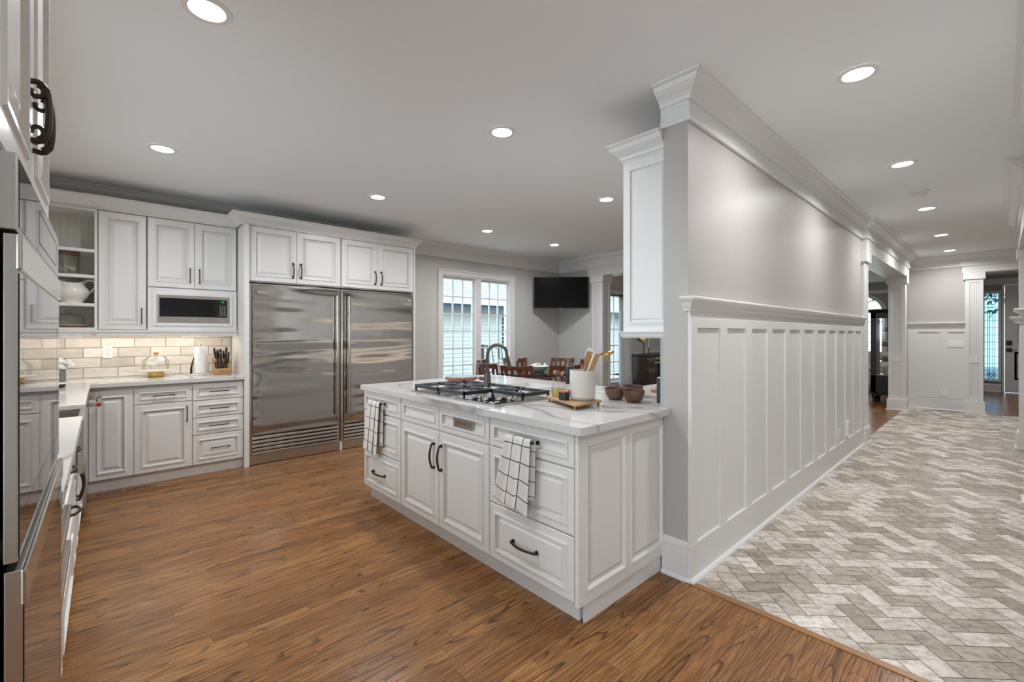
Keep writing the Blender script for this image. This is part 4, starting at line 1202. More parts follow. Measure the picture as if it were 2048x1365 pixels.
r = unit('island_cabinet', IF, -1.948, -1.327, .095, CB, .74, 'white island cabinet with three wide drawers nearest the hall wall, a towel hung on it', 'cabinet',
     [('drawer', -1.944, -1.334, .737, .890, FLAT, (-1.661, .813, .19, False, 'bow')), ('drawer', -1.944, -1.334, .420, .727, RAISED_S), ('drawer', -1.944, -1.334, .110, .412, RAISED_S, (-1.661, .258, .175, False, 'bow'))], toe=(.055, 0, 0, .02))
r = thing('island_end_panel', (-1.31, 2.0, 0), 'white end panel of the island with two raised vertical panels facing the hall', 'cabinet panel')
mb = MB(); mb.box(-1.3265, -1.319, 1.610, 2.373, .095, CB)
for a, b, z0, z1 in ((1.610, 1.668, .095, CB), (1.995, 2.043, .095, CB), (2.368, 2.373, .095, CB), (1.668, 1.995, .095, .150), (2.043, 2.368, .095, .150), (1.668, 1.995, .842, CB), (2.043, 2.368, .842, CB)):
    mb.box(-1.319, -1.307, a, b, z0, z1)
build('panel_board', mb, 'cab', r)
EF = Face('+x', -1.307)
for a, b in ((1.668, 1.995), (2.043, 2.368)):
    mb = MB(); panel(mb, EF, a, b, .150, .842, [(-.004, -.0115), (-.003, .004), (.008, .004), (.016, -.009), (.020, -.0105), (.030, -.0105), (.046, -.003), (.049, -.002)])
    build('raised_panel', mb, ['cab', 'glaze'], r)
mb = MB(); mb.box(-1.3265, -1.319, 1.668, 2.374, 0, .095); build('toe_kick', mb, 'cab', r)
# counter leg along the partition, kitchen side
KF = Face('+x', -1.31)
r = thing('island_cabinet', (-1.63, 3.5, 0), 'white base cabinet under the far leg of the island countertop against the partition wall', 'cabinet')
mb = MB(); mb.box(-1.93, -1.31, 2.99, 5.38, .0, CB); build('carcass', mb, 'cab', r)

# upper cabinet hung on the partition, end panel towards the camera
r = thing('wall_cabinet', (-1.45, 2.9, 1.34), 'white wall cabinet hung on the partition wall above the island with a raised end panel', 'cabinet')
mb = MB(); mb.box(-1.592, -1.308, 2.405, 5.35, 1.372, 2.425); build('carcass', mb, 'cab', r)
UP = Face('-y', 2.404)
mb = MB()
UP.box(mb, -1.592, -1.548, 1.372, 2.425, -.01, .002); UP.box(mb, -1.548, -1.308, 1.372, 1.425, -.01, .002); UP.box(mb, -1.548, -1.308, 2.375, 2.425, -.01, .002)
UP.box(mb, -1.541, -1.308, 1.425, 1.436, -.002, .007); UP.box(mb, -1.541, -1.308, 2.366, 2.377, -.002, .007); UP.box(mb, -1.552, -1.541, 1.425, 2.377, -.002, .007)
a, b, z0, z1 = -1.541, -1.308, 1.436, 2.366
mb.add([UP.P(a, z0, -.008), UP.P(b, z0, -.008), UP.P(b, z1, -.008), UP.P(a, z1, -.008), UP.P(a + .018, z0 + .018, .003), UP.P(b - .022, z0 + .018, .003), UP.P(b - .022, z1 - .018, .003), UP.P(a + .018, z1 - .018, .003), UP.P(b, z0 + .018, -.006), UP.P(b, z1 - .018, -.006)],
       [(0, 1, 8, 5, 4), (2, 3, 7, 6, 9), (3, 0, 4, 7), (4, 5, 6, 7), (5, 8, 9, 6)])
build('end_panel', mb, 'cab', r)
mb = MB(); mb.sweep([(-1.592, 5.35), (-1.592, 2.402), (-1.308, 2.402)], [(o_, z) for o_, z in [(-.02, 1.336), (.004, 1.336), (.012, 1.350), (.013, 1.362), (.024, 1.368), (.025, 1.376), (-.02, 1.376)]], side=1); build('light_rail', mb, 'cab', r)
mb = MB(); mb.sweep([(-1.592, 5.35), (-1.592, 2.402), (-1.308, 2.402)], [(o_, z - .058) for o_, z in CC], side=1); cr = build('crown', mb, 'cab', r)
for k, y in enumerate((2.83, 3.26, 3.69)): pass
PF = Face('+x', 0)
for (y0, y1) in ((2.43, 2.90), (2.91, 3.38), (3.39, 3.88), (3.89, 4.36), (4.37, 4.85), (4.86, 5.33)):
    mb = MB()
    vs = []
    prof = RAISED
    for ins, d in prof:
        for (u, v) in ((y0 + ins, 1.38 + ins), (y1 - ins, 1.38 + ins), (y1 - ins, 2.42 - ins), (y0 + ins, 2.42 - ins)): vs.append((-1.612 - d, u, v))
    fs = [(j * 4 + i, j * 4 + (i + 1) % 4, j * 4 + 4 + (i + 1) % 4, j * 4 + 4 + i) for j in range(len(prof) - 1) for i in range(4)] + [tuple((len(prof) - 1) * 4 + i for i in range(4))]
    mb.add(vs, fs); build('door', mb, 'cab', r)
arealight('under_cabinet_light', (-1.45, 4.1, 1.36), 2.2, UNDER_W * 1.7, UNDER_COL, r, 'RECTANGLE', .05, (0, 0, PI / 2))
mb = MB()
for k in range(5):
    for i in range(13):
        y = 2.39 + i * .25 + (0 if k % 2 else -.12)
        a, b = max(2.392, y), min(5.4, y + .247)
        mb.box(-1.314, -1.306, a, b, CT + .004 + k * .088, CT + .004 + k * .088 + .085, 0, random.random())
struct('wall_backsplash_island', mb, ['splash', 'grout'], attr=True)
mb = MB(); mb.box(-1.326, -1.306, 2.377, 2.391, CT, 1.336); struct('trim_27', mb, 'wallblue')

# ================================================================== LAMPS
RECESSED = {}
def recessed(x, y, label):
    hall = x > -1.2 or y > 8
    if hall not in RECESSED:
        r = thing('recessed_light', (x, y, CEIL), label, 'ceiling light', 'recessed ceiling lights')
        mb = MB(); mb.lathe([(.066, CEIL - .003), (.070, CEIL - .007), (.094, CEIL - .006), (.097, CEIL - .0005)], (x, y, 0), 32, caps=False); build('trim_ring', mb, 'plastic', r, smooth=True)
        mb = MB(); mb.lathe([(0, CEIL - .009), (.05, CEIL - .0085), (.068, CEIL - .004)], (x, y, 0), 28, caps=False); build('lens', mb, 'lens', r, smooth=True)
        arealight('lamp', (x, y, CEIL - .012), .12, HALL_W if hall else LAMP_W, HALL_COL if hall else LAMP_COL, r, spread=2.75)
        RECESSED[hall] = r
        return r
    return dup(RECESSED[hall], (x, y, CEIL), 0, label)
for x, y, l in [(-2.30, .33, 'recessed ceiling light nearest the camera over the kitchen floor'), (-4.25, .33, 'recessed ceiling light over the corner of the countertop run'),
                (-2.32, 2.03, 'recessed ceiling light above the cooktop of the island'), (-4.27, 2.06, 'recessed ceiling light in front of the refrigerators'),
                (-2.75, 3.84, 'recessed ceiling light nearest the wall cabinet on the partition, behind the island'), (-4.68, 3.83, 'recessed ceiling light in front of the breakfast window'),
                (-4.70, 5.20, 'recessed ceiling light above the breakfast table near the television'),
                (-.515, 2.98, 'recessed ceiling light in the hall nearest the camera'), (-.54, 4.83, 'recessed ceiling light in the hall, second from the camera'),
                (-.55, 6.74, 'recessed ceiling light in the hall just past the smoke detector'), (-.56, 8.69, 'recessed ceiling light in the hall, second from the far wall'), (-.565, 10.4, 'recessed ceiling light in the hall closest to the far wall'),
                (-.5, -1.2, 'added unseen fill light behind the camera'), (1.0, 1.2, 'added unseen fill light over the passage beside the kitchen'),  # both out of view, added for illumination; the second brightens the island end
                (-3.6, 8.8, 'added unseen fill light in the living room by the curtain'), (-2.6, 12.8, 'added unseen fill light in the living room by the china cabinet'), (.4, 13.2, 'added unseen fill light in the entry by the front door')]:  # unseen lamps added to brighten the rooms beyond
    recessed(x, y, l)
r = thing('smoke_detector', (-.532, 5.885, CEIL), 'round beige smoke detector on the hall ceiling between two lights', 'smoke detector')
mb = MB(); mb.lathe([(.001, CEIL - .045), (.05, CEIL - .043), (.062, CEIL - .030), (.066, CEIL - .012), (.075, CEIL - .010), (.078, CEIL)], (-.532, 5.885, 0), 28); build('housing', mb, 'plastic', r, smooth=True)
mb = MB()
for k in range(14):
    a = -PI * .75 + PI * .5 * k / 13; c_, s_ = math.cos(a), math.sin(a)
    mb.box(-.532 + .0605 * c_ - .002, -.532 + .0605 * c_ + .002, 5.885 + .0605 * s_ - .002, 5.885 + .0605 * s_ + .002, CEIL - .030, CEIL - .016)
build('vent_slots', mb, 'dark', r)
# pendant over the sink
px, py, pz = -3.42, -.360, 1.778
r = thing('pendant_lamp', (px, py, CEIL), 'black ribbed metal dome pendant lamp with warm inside above the sink', 'pendant lamp')
mb = MB(); mb.lathe([(.178, 0), (.184, .004), (.182, .014), (.172, .018), (.170, .045), (.166, .048), (.160, .070), (.155, .073), (.140, .105), (.134, .108), (.105, .140), (.060, .160), (.030, .168), (.028, .215), (.012, .222), (.001, .222)], (px, py, pz), 36, caps=False); sh = build('shade', mb, 'pendant', r, smooth=True, bang=30)
mb = MB(); mb.lathe([(.176, .003), (.165, .04), (.150, .072), (.130, .102), (.100, .134), (.05, .155), (.001, .157)], (px, py, pz), 36, caps=False); build('shade_lining', mb, 'pendant_in', r, smooth=True)
mb = MB(); mb.tube([(px, py, pz + .22), (px, py, CEIL - .02)], .004, 8); build('cord', mb, 'black', r)
mb = MB(); mb.lathe([(.028, CEIL - .025), (.028, CEIL)], (px, py, 0), 24); build('canopy', mb, 'pendant', r)
mb = MB(); mb.lathe([(.001, .055), (.02, .060), (.030, .08), (.026, .105), (.012, .13), (.012, .16)], (px, py, pz), 18, caps=False); build('bulb', mb, 'pendant_in', r, smooth=True)
arealight('lamp', (px, py, pz + .05), .06, 3.0, (1, .75, .5), r)

# ================================================================== ON THE WINDOW-WALL COUNTER AND SHELVES
def lathe_part(name, prof, c, mtl, parent, n=32, bang=40, caps=True, sx=1, sy=1):
    mb = MB(); mb.lathe(prof, c, n, caps=caps, sx=sx, sy=sy); return build(name, mb, mtl, parent, smooth=True, bang=bang)
# gold footed cake stand with glass dome
c = (-5.62, .385, CT)
r = thing('cake_stand', c, 'white cake stand on a gold foot with a tall glass dome, on the corner countertop', 'cake stand')
mb = MB(); mb.lathe([(.058, 0), (.060, .004), (.060, .048), (.056, .052)], c, 36)
for k in range(30):
    a = 2 * PI * k / 30; mb.tube([(c[0] + .060 * math.cos(a), c[1] + .060 * math.sin(a), CT + .002), (c[0] + .060 * math.cos(a), c[1] + .060 * math.sin(a), CT + .050)], .003, 6)
build('foot', mb, 'gold', r, smooth=True)
lathe_part('plate', [(.05, .052), (.128, .056), (.134, .062), (.134, .066), (.128, .065), (.001, .064)], c, 'ceramic', r, caps=False)
d = lathe_part('glass_dome', [(.106, .068), (.106, .150), (.102, .165), (.062, .200), (.012, .206), (.001, .206)], c, 'glass', r, 8, 20, False)
lathe_part('knob', [(.012, .204), (.010, .212), (.018, .218), (.022, .228), (.020, .240), (.001, .244)], c, 'gold', d)
# paper towel holder
c = (-5.60, .748, CT)
r = thing('paper_towel_holder', c, 'paper towel roll on a round holder with a curved dark arm beside the knife block', 'paper towel holder')
lathe_part('base', [(.088, 0), (.092, .004), (.090, .016), (.001, .018)], c, 'marble', r)
lathe_part('roll', [(.020, .020), (.056, .020), (.057, .024), (.057, .288), (.054, .292), (.020, .292)], c, 'paper', r)
mb = MB(); mb.lathe([(.006, .018), (.006, .300), (.010, .304), (.018, .312), (.014, .320), (.001, .322)], c, 16); build('post', mb, 'steelp', r, smooth=True)
mb = MB(); mb.tube([(c[0] + .01, c[1] - .082, CT + .014), (c[0] + .01, c[1] - .082, CT + .07), (c[0] + .01, c[1] - .072, CT + .13), (c[0] + .01, c[1] - .058, CT + .185)], [.011, .010, .007, .003], 10); build('tension_arm', mb, 'bronze', r, smooth=True)
# knife block
c = (-5.56, .925, CT)
r = thing('knife_block', c, 'beech knife block filled with black-handled knives against the surround panel', 'knife block')
mb = MB()
x0, x1 = c[1] - .070, c[1] + .070     # widths along y
prof = [(.075, 0), (.075, .060), (.045, .075), (.020, .150), (-.055, .205), (-.085, .12), (-.075, 0)]
mb.extr([(c[0] + p, x0, CT + z) for p, z in prof], (0, x1 - x0, 0)); blk = build('block', mb, 'beech', r, bev=.004)
mb = MB()
for k in range(5):
    y = c[1] - .035 + k * .012
    mb.box(c[0] + .075, c[0] + .0756, y, y + (.009 if k % 2 else .006), CT + .022, CT + .034)
build('stamp', mb, 'walnut', blk)
for k in range(7):
    y = x0 + .012 + k * .0165
    mb = MB(); a = (c[0] + .060, y, CT + .066); b = (c[0] + .110, y - .018, CT + .135)
    mb.tube([a, ((a[0] + b[0]) / 2, y - .010, CT + .103), b], [.0078, .0086, .0080], 8, flat=.8); build('steak_knife', mb, 'knife', r, smooth=True)
for (dy, h, sz) in ((-.058, .245, .010), (-.030, .225, .011), (-.004, .235, .011), (.022, .215, .010), (.048, .250, .011), (-.045, .205, .009), (-.012, .195, .010), (.034, .190, .010), (.060, .200, .009)):
    mb = MB(); y = c[1] + dy * .85; bz = .150 if h > .21 else .115
    bx = c[0] - .015 if h > .21 else c[0] + .030
    a = (bx, y, CT + bz); b = (bx + .045, y - .012 + .2 * dy, CT + h + .03)
    mb.tube([a, ((a[0] + b[0]) / 2 + .004, (a[1] + b[1]) / 2, (a[2] + b[2]) / 2), b], [sz * 1.1, sz * 1.35, sz * 1.25], 8, flat=.75); kn = build('knife', mb, 'knife', r, smooth=True)
    mb = MB(); mb.lathe([(0, .0), (.004, 0), (.004, .003)], (b[0], b[1], b[2] - .002), 8); build('rivet', mb, 'steelp', kn)
# wrapped bottle at the sink corner
c = (-5.0, -.265, CT)
r = thing('soap_bottle', c, 'dark labelled bottle with a clear wrapped top on the corner countertop', 'bottle')
lathe_part('bottle', [(.030, 0), (.046, .004), (.048, .02), (.046, .16), (.040, .175), (.018, .19), (.016, .21), (.001, .21)], c, 'black', r)
lathe_part('label', [(.0485, .045), (.049, .05), (.0475, .145), (.047, .148)], c, 'label', r, caps=False)
lathe_part('white_band', [(.0492, .028), (.0492, .044)], c, 'plastic', r, caps=False)
mb = MB()
mb.lathe([(.050, .150), (.056, .165), (.048, .185), (.052, .205), (.034, .222), (.03, .235), (.001, .238)], c, 11)
mb.v = [(x + random.uniform(-.008, .008), y + random.uniform(-.008, .008), z + random.uniform(-.006, .006)) for x, y, z in mb.v]
mb.extr([(c[0] + .03, c[1] + .02, CT + .20), (c[0] + .05, c[1] + .09, CT + .17), (c[0] + .04, c[1] + .06, CT + .225)], (-.05, .01, .0)); build('wrapper', mb, 'wrap', r, smooth=True)

# shelf things
c = (-5.60, -.235, 1.888)
r = thing('storage_jar', c, 'glass jar of seashells with a dark wooden lid on the upper open shelf', 'jar')
lathe_part('glass_body', [(.072, .001), (.078, .006), (.078, .180), (.074, .180), (.074, .010), (.001, .008)], c, 'glass', r, caps=False)
lathe_part('lid', [(.074, .181), (.082, .182), (.082, .196), (.001, .197)], c, 'walnut', r)
mb = MB()
for k in range(26):
    a, rr, z = random.uniform(0, 2 * PI), random.uniform(0, .048), random.uniform(.02, .085)
    d = Vector((random.uniform(-1, 1), random.uniform(-1, 1), random.uniform(-.6, .6))).normalized() * random.uniform(.014, .024)
    p = Vector((c[0] + rr * math.cos(a), c[1] + rr * math.sin(a), c[2] + z))
    mb.tube([p - d, p, p + d], [.004, .010, .003], 7)
sh = build('seashells', mb, 'shell', r, smooth=True); sh['kind'] = 'stuff'; sh['label'] = 'pale seashells and twigs filling the jar'
# pitcher
c = (-5.60, -.205, 1.634)
r = thing('pitcher', c, 'white ironstone pitcher with an arched handle on the middle open shelf', 'pitcher')
n, rings = 36, [(.070, 0), (.076, .004), (.072, .014), (.092, .040), (.112, .075), (.116, .105), (.104, .135), (.098, .142), (.090, .150), (.086, .165), (.090, .190), (.094, .203)]
mb = MB(); vs = []; fs = []
for j, (rr, z) in enumerate(rings):
    for i in range(n):
        t = 2 * PI * i / n
        k = max(0, (z - .142) / .061)
        sp = max(0, math.cos(t + PI / 2)) ** 3      # spout towards -y
        hd = max(0, math.cos(t - PI / 2)) ** 4      # rim dips then lifts at the handle
        R_ = rr * (1 + .40 * sp * k) * (1 - .05 * k)
        vs.append((c[0] + R_ * math.cos(t), c[1] + R_ * math.sin(t), c[2] + z + k * (.026 * sp + .018 * hd - .022 * (1 - sp) * (1 - hd))))
m_ = len(rings)
for j, (rr, z) in list(enumerate(rings))[::-1]:
    for i in range(n):
        q = vs[j * n + i]; vs.append((c[0] + (q[0] - c[0]) * .95, c[1] + (q[1] - c[1]) * .95, max(q[2], c[2] + .006)))
for j in range(2 * m_ - 1):
    for i in range(n): fs.append((j * n + i, j * n + (i + 1) % n, (j + 1) * n + (i + 1) % n, (j + 1) * n + i))
fs.append(tuple(range(n - 1, -1, -1))); fs.append(tuple((2 * m_ - 1) * n + i for i in range(n)))
mb.add(vs, fs); build('body', mb, 'ceramic', r, smooth=True, bang=60)
mb = MB(); mb.tube([(c[0], c[1] + .080, c[2] + .192), (c[0], c[1] + .105, c[2] + .214), (c[0], c[1] + .140, c[2] + .210), (c[0], c[1] + .156, c[2] + .180), (c[0], c[1] + .150, c[2] + .145), (c[0], c[1] + .128, c[2] + .115), (c[0], c[1] + .108, c[2] + .096)], [.012, .011, .010, .010, .010, .011, .013], 10); build('handle', mb, 'ceramic', r, smooth=True)
# glass cloche on a wooden board
c = (-5.61, -.225, 1.418)
r = thing('cake_dome', c, 'glass cloche on a dark wooden board on the lowest open shelf', 'cake stand')
lathe_part('board', [(.115, .004), (.122, .006), (.124, .020), (.001, .022)], c, 'walnut', r)
lathe_part('rim', [(.122, .0201), (.124, .0235), (.118, .025)], c, 'ceramic', r, caps=False)
d = lathe_part('glass_dome', [(.104, .024), (.104, .075), (.098, .098), (.080, .114), (.050, .122), (.020, .126), (.001, .126)], c, 'glass', r, caps=False)
lathe_part('knob', [(.014, .125), (.012, .132), (.026, .138), (.030, .148), (.022, .156), (.001, .158)], c, 'glass', d, caps=False)

# ================================================================== ON THE ISLAND
# gas cooktop
X0, X1, Y0, Y1 = -2.915, -1.965, 1.662, 2.17
r = thing('gas_cooktop', ((X0 + X1) / 2, (Y0 + Y1) / 2, CT), 'stainless gas cooktop with black cast iron grates set in the island countertop', 'cooktop')
mb = MB(); mb.box(X0, X1, Y0, Y1, CT, CT + .008); mb.box(X0 + .018, X1 - .018, Y0 + .018, Y1 - .018, CT + .008, CT + .011); build('steel_tray', mb, 'steel', r, bev=.003)
mb = MB(); mb.box(-2.275, -1.985, 1.682, 1.895, CT + .011, CT + .0135); build('control_glass', mb, 'blackglass', r, bev=.001)
for kx, ky in ((-2.19, 1.735), (-2.10, 1.705), (-2.14, 1.835), (-2.05, 1.765), (-2.02, 1.825)):
    mb = MB(); mb.lathe([(.015, .0135), (.015, .020), (.020, .022), (.0225, .026), (.0225, .040), (.020, .043), (.001, .044)], (kx, ky, CT), 20); mb.box(kx - .003, kx + .003, ky - .020, ky + .010, CT + .042, CT + .048)
    build('knob', mb, 'steelp', r, smooth=True, bang=30)
burn = [(-2.73, 1.80, .036), (-2.73, 2.04, .045), (-2.45, 1.93, .058), (-2.16, 2.04, .040), (-2.42, 2.09, .0)]
for bx, by, br in burn[:4]:
    mb = MB(); mb.lathe([(br + .012, .011), (br + .012, .016), (br, .017), (br, .026), (br * .9, .028)], (bx, by, CT), 24, caps=False); bb = build('burner', mb, 'steel', r, smooth=True, bang=30)
    mb = MB(); mb.lathe([(br * .92, .027), (br * .92, .034), (.001, .036)], (bx, by, CT), 24); build('burner_cap', mb, 'iron', bb, smooth=True, bang=30)
def grate(x0, x1, y0, y1, cx, cy, notch=None):
    mb = MB(); z0, z1 = CT + .040, CT + .056; w = .014
    mb.box(x0, x1, y0, y0 + w, z0 - .008, z1); mb.box(x0, x1, y1 - w, y1, z0 - .008, z1); mb.box(x0, x0 + w, y0, y1, z0 - .008, z1); mb.box(x1 - w, x1, y0, y1, z0 - .008, z1)
    for (px_, py_) in ((x0, y0), (x1 - w, y0), (x0, y1 - w), (x1 - w, y1 - w)): mb.box(px_, px_ + w, py_, py_ + w, CT + .009, z0)
    ys = [(y0 + y1) / 2] if y1 - y0 > .4 else []
    for y in ys: mb.box(x0, x1, y - w / 2, y + w / 2, z0 - .004, z1)
    for (bx, by) in ([(cx, y0 + (y1 - y0) * .27), (cx, y0 + (y1 - y0) * .75)] if ys else [(cx, cy)]):
        hx = (x1 - x0) / 2; hy = (y1 - y0) / (4 if ys else 2)
        for k in range(8):
            a = PI / 4 * k
            dx, dy = math.cos(a), math.sin(a)
            t = min(hx / abs(dx) if abs(dx) > 1e-3 else 9, hy / abs(dy) if abs(dy) > 1e-3 else 9)
            mb.tube([(bx + dx * .028, by + dy * .028, z1 - .002), (bx + dx * .05, by + dy * .05, z1 + .002), (bx + dx * t * .96, by + dy * t * .96, z1 - .006)], [.005, .0065, .006], 6)
    build('grate', mb, 'iron', r, bev=.003)
grate(X0 + .02, -2.595, Y0 + .022, Y1 - .022, -2.75, 0)
grate(-2.590, -2.292, Y0 + .022, Y1 - .022, -2.44, 0)
grate(-2.287, X1 - .018, 1.905, Y1 - .022, -2.13, 2.03)
# faucet
fx, fy = -2.865, 2.345
r = thing('faucet', (fx, fy, CT), 'dark bronze gooseneck faucet beside the round island prep sink', 'faucet')
mb = MB(); mb.lathe([(.033, 0), (.034, .006), (.030, .012), (.029, .075), (.024, .088), (.017, .100), (.0155, .11)], (fx, fy, CT), 24); build('body', mb, 'bronze2', r, smooth=True)
dx, dy = .80, .60
pts = [(0, .09), (0, .235)] + [(.085 - .085 * math.cos(PI * k / 12), .245 + .088 * math.sin(PI * k / 12)) for k in range(1, 11)] + [(.170, .215), (.184, .165)]
mb = MB(); mb.tube([(fx + a * dx, fy + a * dy, CT + z) for a, z in pts], [.0135] * (len(pts) - 1) + [.0125], 14); build('spout', mb, 'bronze2', r, smooth=True)
pts = [(.166, .235), (.185, .160), (.189, .140)]
mb = MB(); mb.tube([(fx + a * dx, fy + a * dy, CT + z) for a, z in pts], [.0165, .0175, .015], 14); build('spray_head', mb, 'bronze2', r, smooth=True)
mb = MB(); mb.tube([(fx, fy, CT + .052), (fx - .045, fy - .035, CT + .052)], [.0155, .0150], 14); mb.tube([(fx - .035, fy - .028, CT + .054), (fx - .055, fy - .044, CT + .056)], [.016, .013], 14); mb.tube([(fx + .012, fy + .01, CT + .088), (fx + .03, fy + .02, CT + .112)], [.006, .004], 8); build('lever', mb, 'bronze2', r, smooth=True)
# undermount prep sink
r = thing('prep_sink', (-2.615, 2.55, .70), 'small steel undermount prep sink in the island countertop beside the faucet', 'sink')
mb = MB()
a, b, c_, d = -2.802, -2.428, 2.358, 2.742
mb.box(a, a + .006, c_, d, .72, CB - .001); mb.box(b - .006, b, c_, d, .72, CB - .001); mb.box(a, b, c_, c_ + .006, .72, CB - .001); mb.box(a, b, d - .006, d, .72, CB - .001); mb.box(a, b, c_, d, .714, .722)
build('bowl', mb, 'steel', r, bev=.002)
mb = MB(); mb.lathe([(0, .7235), (.035, .7235), (.042, .726)], (-2.615, 2.55, 0), 20, caps=False); build('drain', mb, 'chrome', r)
# round riser
c = (-3.06, 2.225, CT)
r = thing('round_riser', c, 'round wooden riser with beaded edge and slate top behind the cooktop', 'riser')
lathe_part('disc', [(.126, .040), (.134, .043), (.136, .052), (.134, .062), (.128, .064)], c, 'orangewood', r, 40)
lathe_part('slate_top', [(.128, .0635), (.127, .067), (.001, .068)], c, 'blueslate', r, 40, caps=False)
mb = MB()
for k in range(60):
    a = 2 * PI * k / 60; mb.lathe([(.0005, -.0055), (.004, -.004), (.0055, 0), (.004, .004), (.0005, .0055)], (c[0] + .135 * math.cos(a), c[1] + .135 * math.sin(a), CT + .051), 6)
build('beading', mb, 'orangewood', r, smooth=True)
for k in range(4):
    a = PI / 4 + PI / 2 * k + .5; lathe_part('foot', [(.010, 0), (.013, .004), (.013, .041)], (c[0] + .10 * math.cos(a), c[1] + .10 * math.sin(a), CT), 'orangewood', r, 12)
# board tray with brass feet
tray = [(-1.922, 2.052), (-1.570, 1.905), (-1.575, 2.155), (-1.93, 2.305)]
tc = (sum(p[0] for p in tray) / 4, sum(p[1] for p in tray) / 4)
r = thing('serving_board', (*tc, CT), 'small wooden board on brass ball feet holding the utensil crock', 'serving board')
mb = MB(); mb.prism(tray, CT + .020, CT + .034); build('board', mb, 'acacia', r, bev=.004)
for p in tray:
    q = (p[0] + (tc[0] - p[0]) * .12, p[1] + (tc[1] - p[1]) * .12)
    lathe_part('foot', [(.004, 0), (.008, .003), (.009, .009), (.005, .014), (.008, .020)], (*q, CT), 'brass', r, 14)
TZ = CT + .034
# crock
c = (-1.668, 2.092, TZ)
r = thing('utensil_crock', c, 'speckled white stoneware crock holding wooden spoons on the serving board', 'crock')
lathe_part('crock', [(.060, 0), (.062, .004), (.069, .009), (.070, .014), (.0745, .018), (.0755, .090), (.0745, .172), (.0725, .175), (.069, .174), (.068, .16), (.068, .02), (.001, .018)], c, 'stone', r, 44, caps=True)
def utensil(name, label, base, tip, build_fn):
    r = thing(name, base, label, 'utensil'); build_fn(r, Vector(base), Vector(tip)); return r
ut_dir = Vector((.7376, -.6752, 0)); ut_r = Vector((.6752, .7376, 0))
def P_(r_, z, d=0): return tuple(Vector(c) + ut_r * r_ + Vector((0, 0, z)) + ut_dir * d)
def flat_blade(mb, base, tip, w, th, n=10, shape=None):
    b, t = Vector(base), Vector(tip)
    ax = (t - b); L = ax.length; ax.normalize(); sd = (ut_r - ax * ut_r.dot(ax)).normalized(); nr = ax.cross(sd)
    vs = []; fs = []
    for k in range(n + 1):
        s_ = k / n; ww = w * (shape(s_) if shape else 1)
        p = b + ax * L * s_
        for q in (sd * ww + nr * th, -sd * ww + nr * th, -sd * ww - nr * th, sd * ww - nr * th): vs.append(tuple(p + q))
    for k in range(n):
        for i in range(4): fs.append((k * 4 + i, k * 4 + (i + 1) % 4, k * 4 + 4 + (i + 1) % 4, k * 4 + 4 + i))
    fs.append((3, 2, 1, 0)); fs.append(tuple(n * 4 + i for i in range(4)))
    mb.add(vs, fs)
spoonshape = lambda s_: .34 + .0 * s_ if s_ < .62 else .34 + .66 * math.sin(PI * min(1, (s_ - .62) / .38) ** .8)
for nm, lab, b, t, w, th, mt, shp in (
    ('wooden_spoon', 'olive wood spoon leaning left in the stoneware crock', (-.012, .05, -.02), (.042, .285, .0), .020, .004, 'spoonwood', lambda s_: .40 if s_ < .6 else .40 + .60 * math.sin(PI * min(1, (s_ - .6) / .42) * .95)),
    ('spatula', 'white rimmed spatula at the back left of the stoneware crock', (-.010, .05, -.03), (.050, .303, -.012), .022, .0035, 'plastic', lambda s_: .35 if s_ < .55 else .35 + .65 * math.sin(PI * min(1, (s_ - .55) / .45) * .85)),
    ('wooden_turner', 'dark wooden turner with a square end at the back of the stoneware crock', (.01, .05, -.035), (.068, .280, -.03), .018, .004, 'walnut', lambda s_: .45 if s_ < .5 else 1.0),
    ('slotted_spatula', 'white slim spatula in the middle of the stoneware crock', (-.01, .06, .02), (.078, .280, .012), .014, .004, 'plastic', lambda s_: .75 if s_ < .5 else .8 + .2 * math.sin(PI * (s_ - .5) * 2)),
    ('wooden_paddle', 'broad light wooden paddle leaning right in the stoneware crock', (-.004, .06, .030), (.086, .270, .024), .014, .004, 'spoonwood', lambda s_: .8 + .2 * s_)):
    r = thing(nm, P_(*b), lab, 'utensil')
    mb = MB(); flat_blade(mb, P_(*b), P_(*t), w, th, 14, shp); build('blade', mb, mt, r, bev=.0015, smooth=True)
r = thing('gold_ladle', P_(.02, .06, -.01), 'gold metal ladle leaning out to the right of the stoneware crock', 'utensil')
mb = MB(); mb.tube([P_(.02, .06, -.01), P_(.075, .215, -.01), P_(.10, .262, -.01), P_(.122, .275, -.01)], [.004, .0045, .005, .006], 8); build('shaft', mb, 'gold', r, smooth=True)
mb = MB()
cc = Vector(P_(.152, .279, -.008)); ax = (ut_r * .95 + Vector((0, 0, .30))).normalized(); nn = Vector((0, 0, 1)) - ax * Vector((0, 0, 1)).dot(ax); nn.normalize(); sd = ax.cross(nn)
vs = []; fs = []
for j in range(7):
    t = PI / 2 * j / 6
    for i in range(20):
        a = 2 * PI * i / 20
        vs.append(tuple(cc + (ax * (math.cos(a) * .042) + sd * (math.sin(a) * .030)) * math.cos(t) - nn * (.020 * math.sin(t))))
for j in range(6):
    for i in range(20): fs.append((j * 20 + i, j * 20 + (i + 1) % 20, j * 20 + 20 + (i + 1) % 20, j * 20 + 20 + i))
mb.add(vs, fs); o = build('bowl', mb, 'gold', r, smooth=True); md = o.modifiers.new('solid', 'SOLIDIFY'); md.thickness = .0015
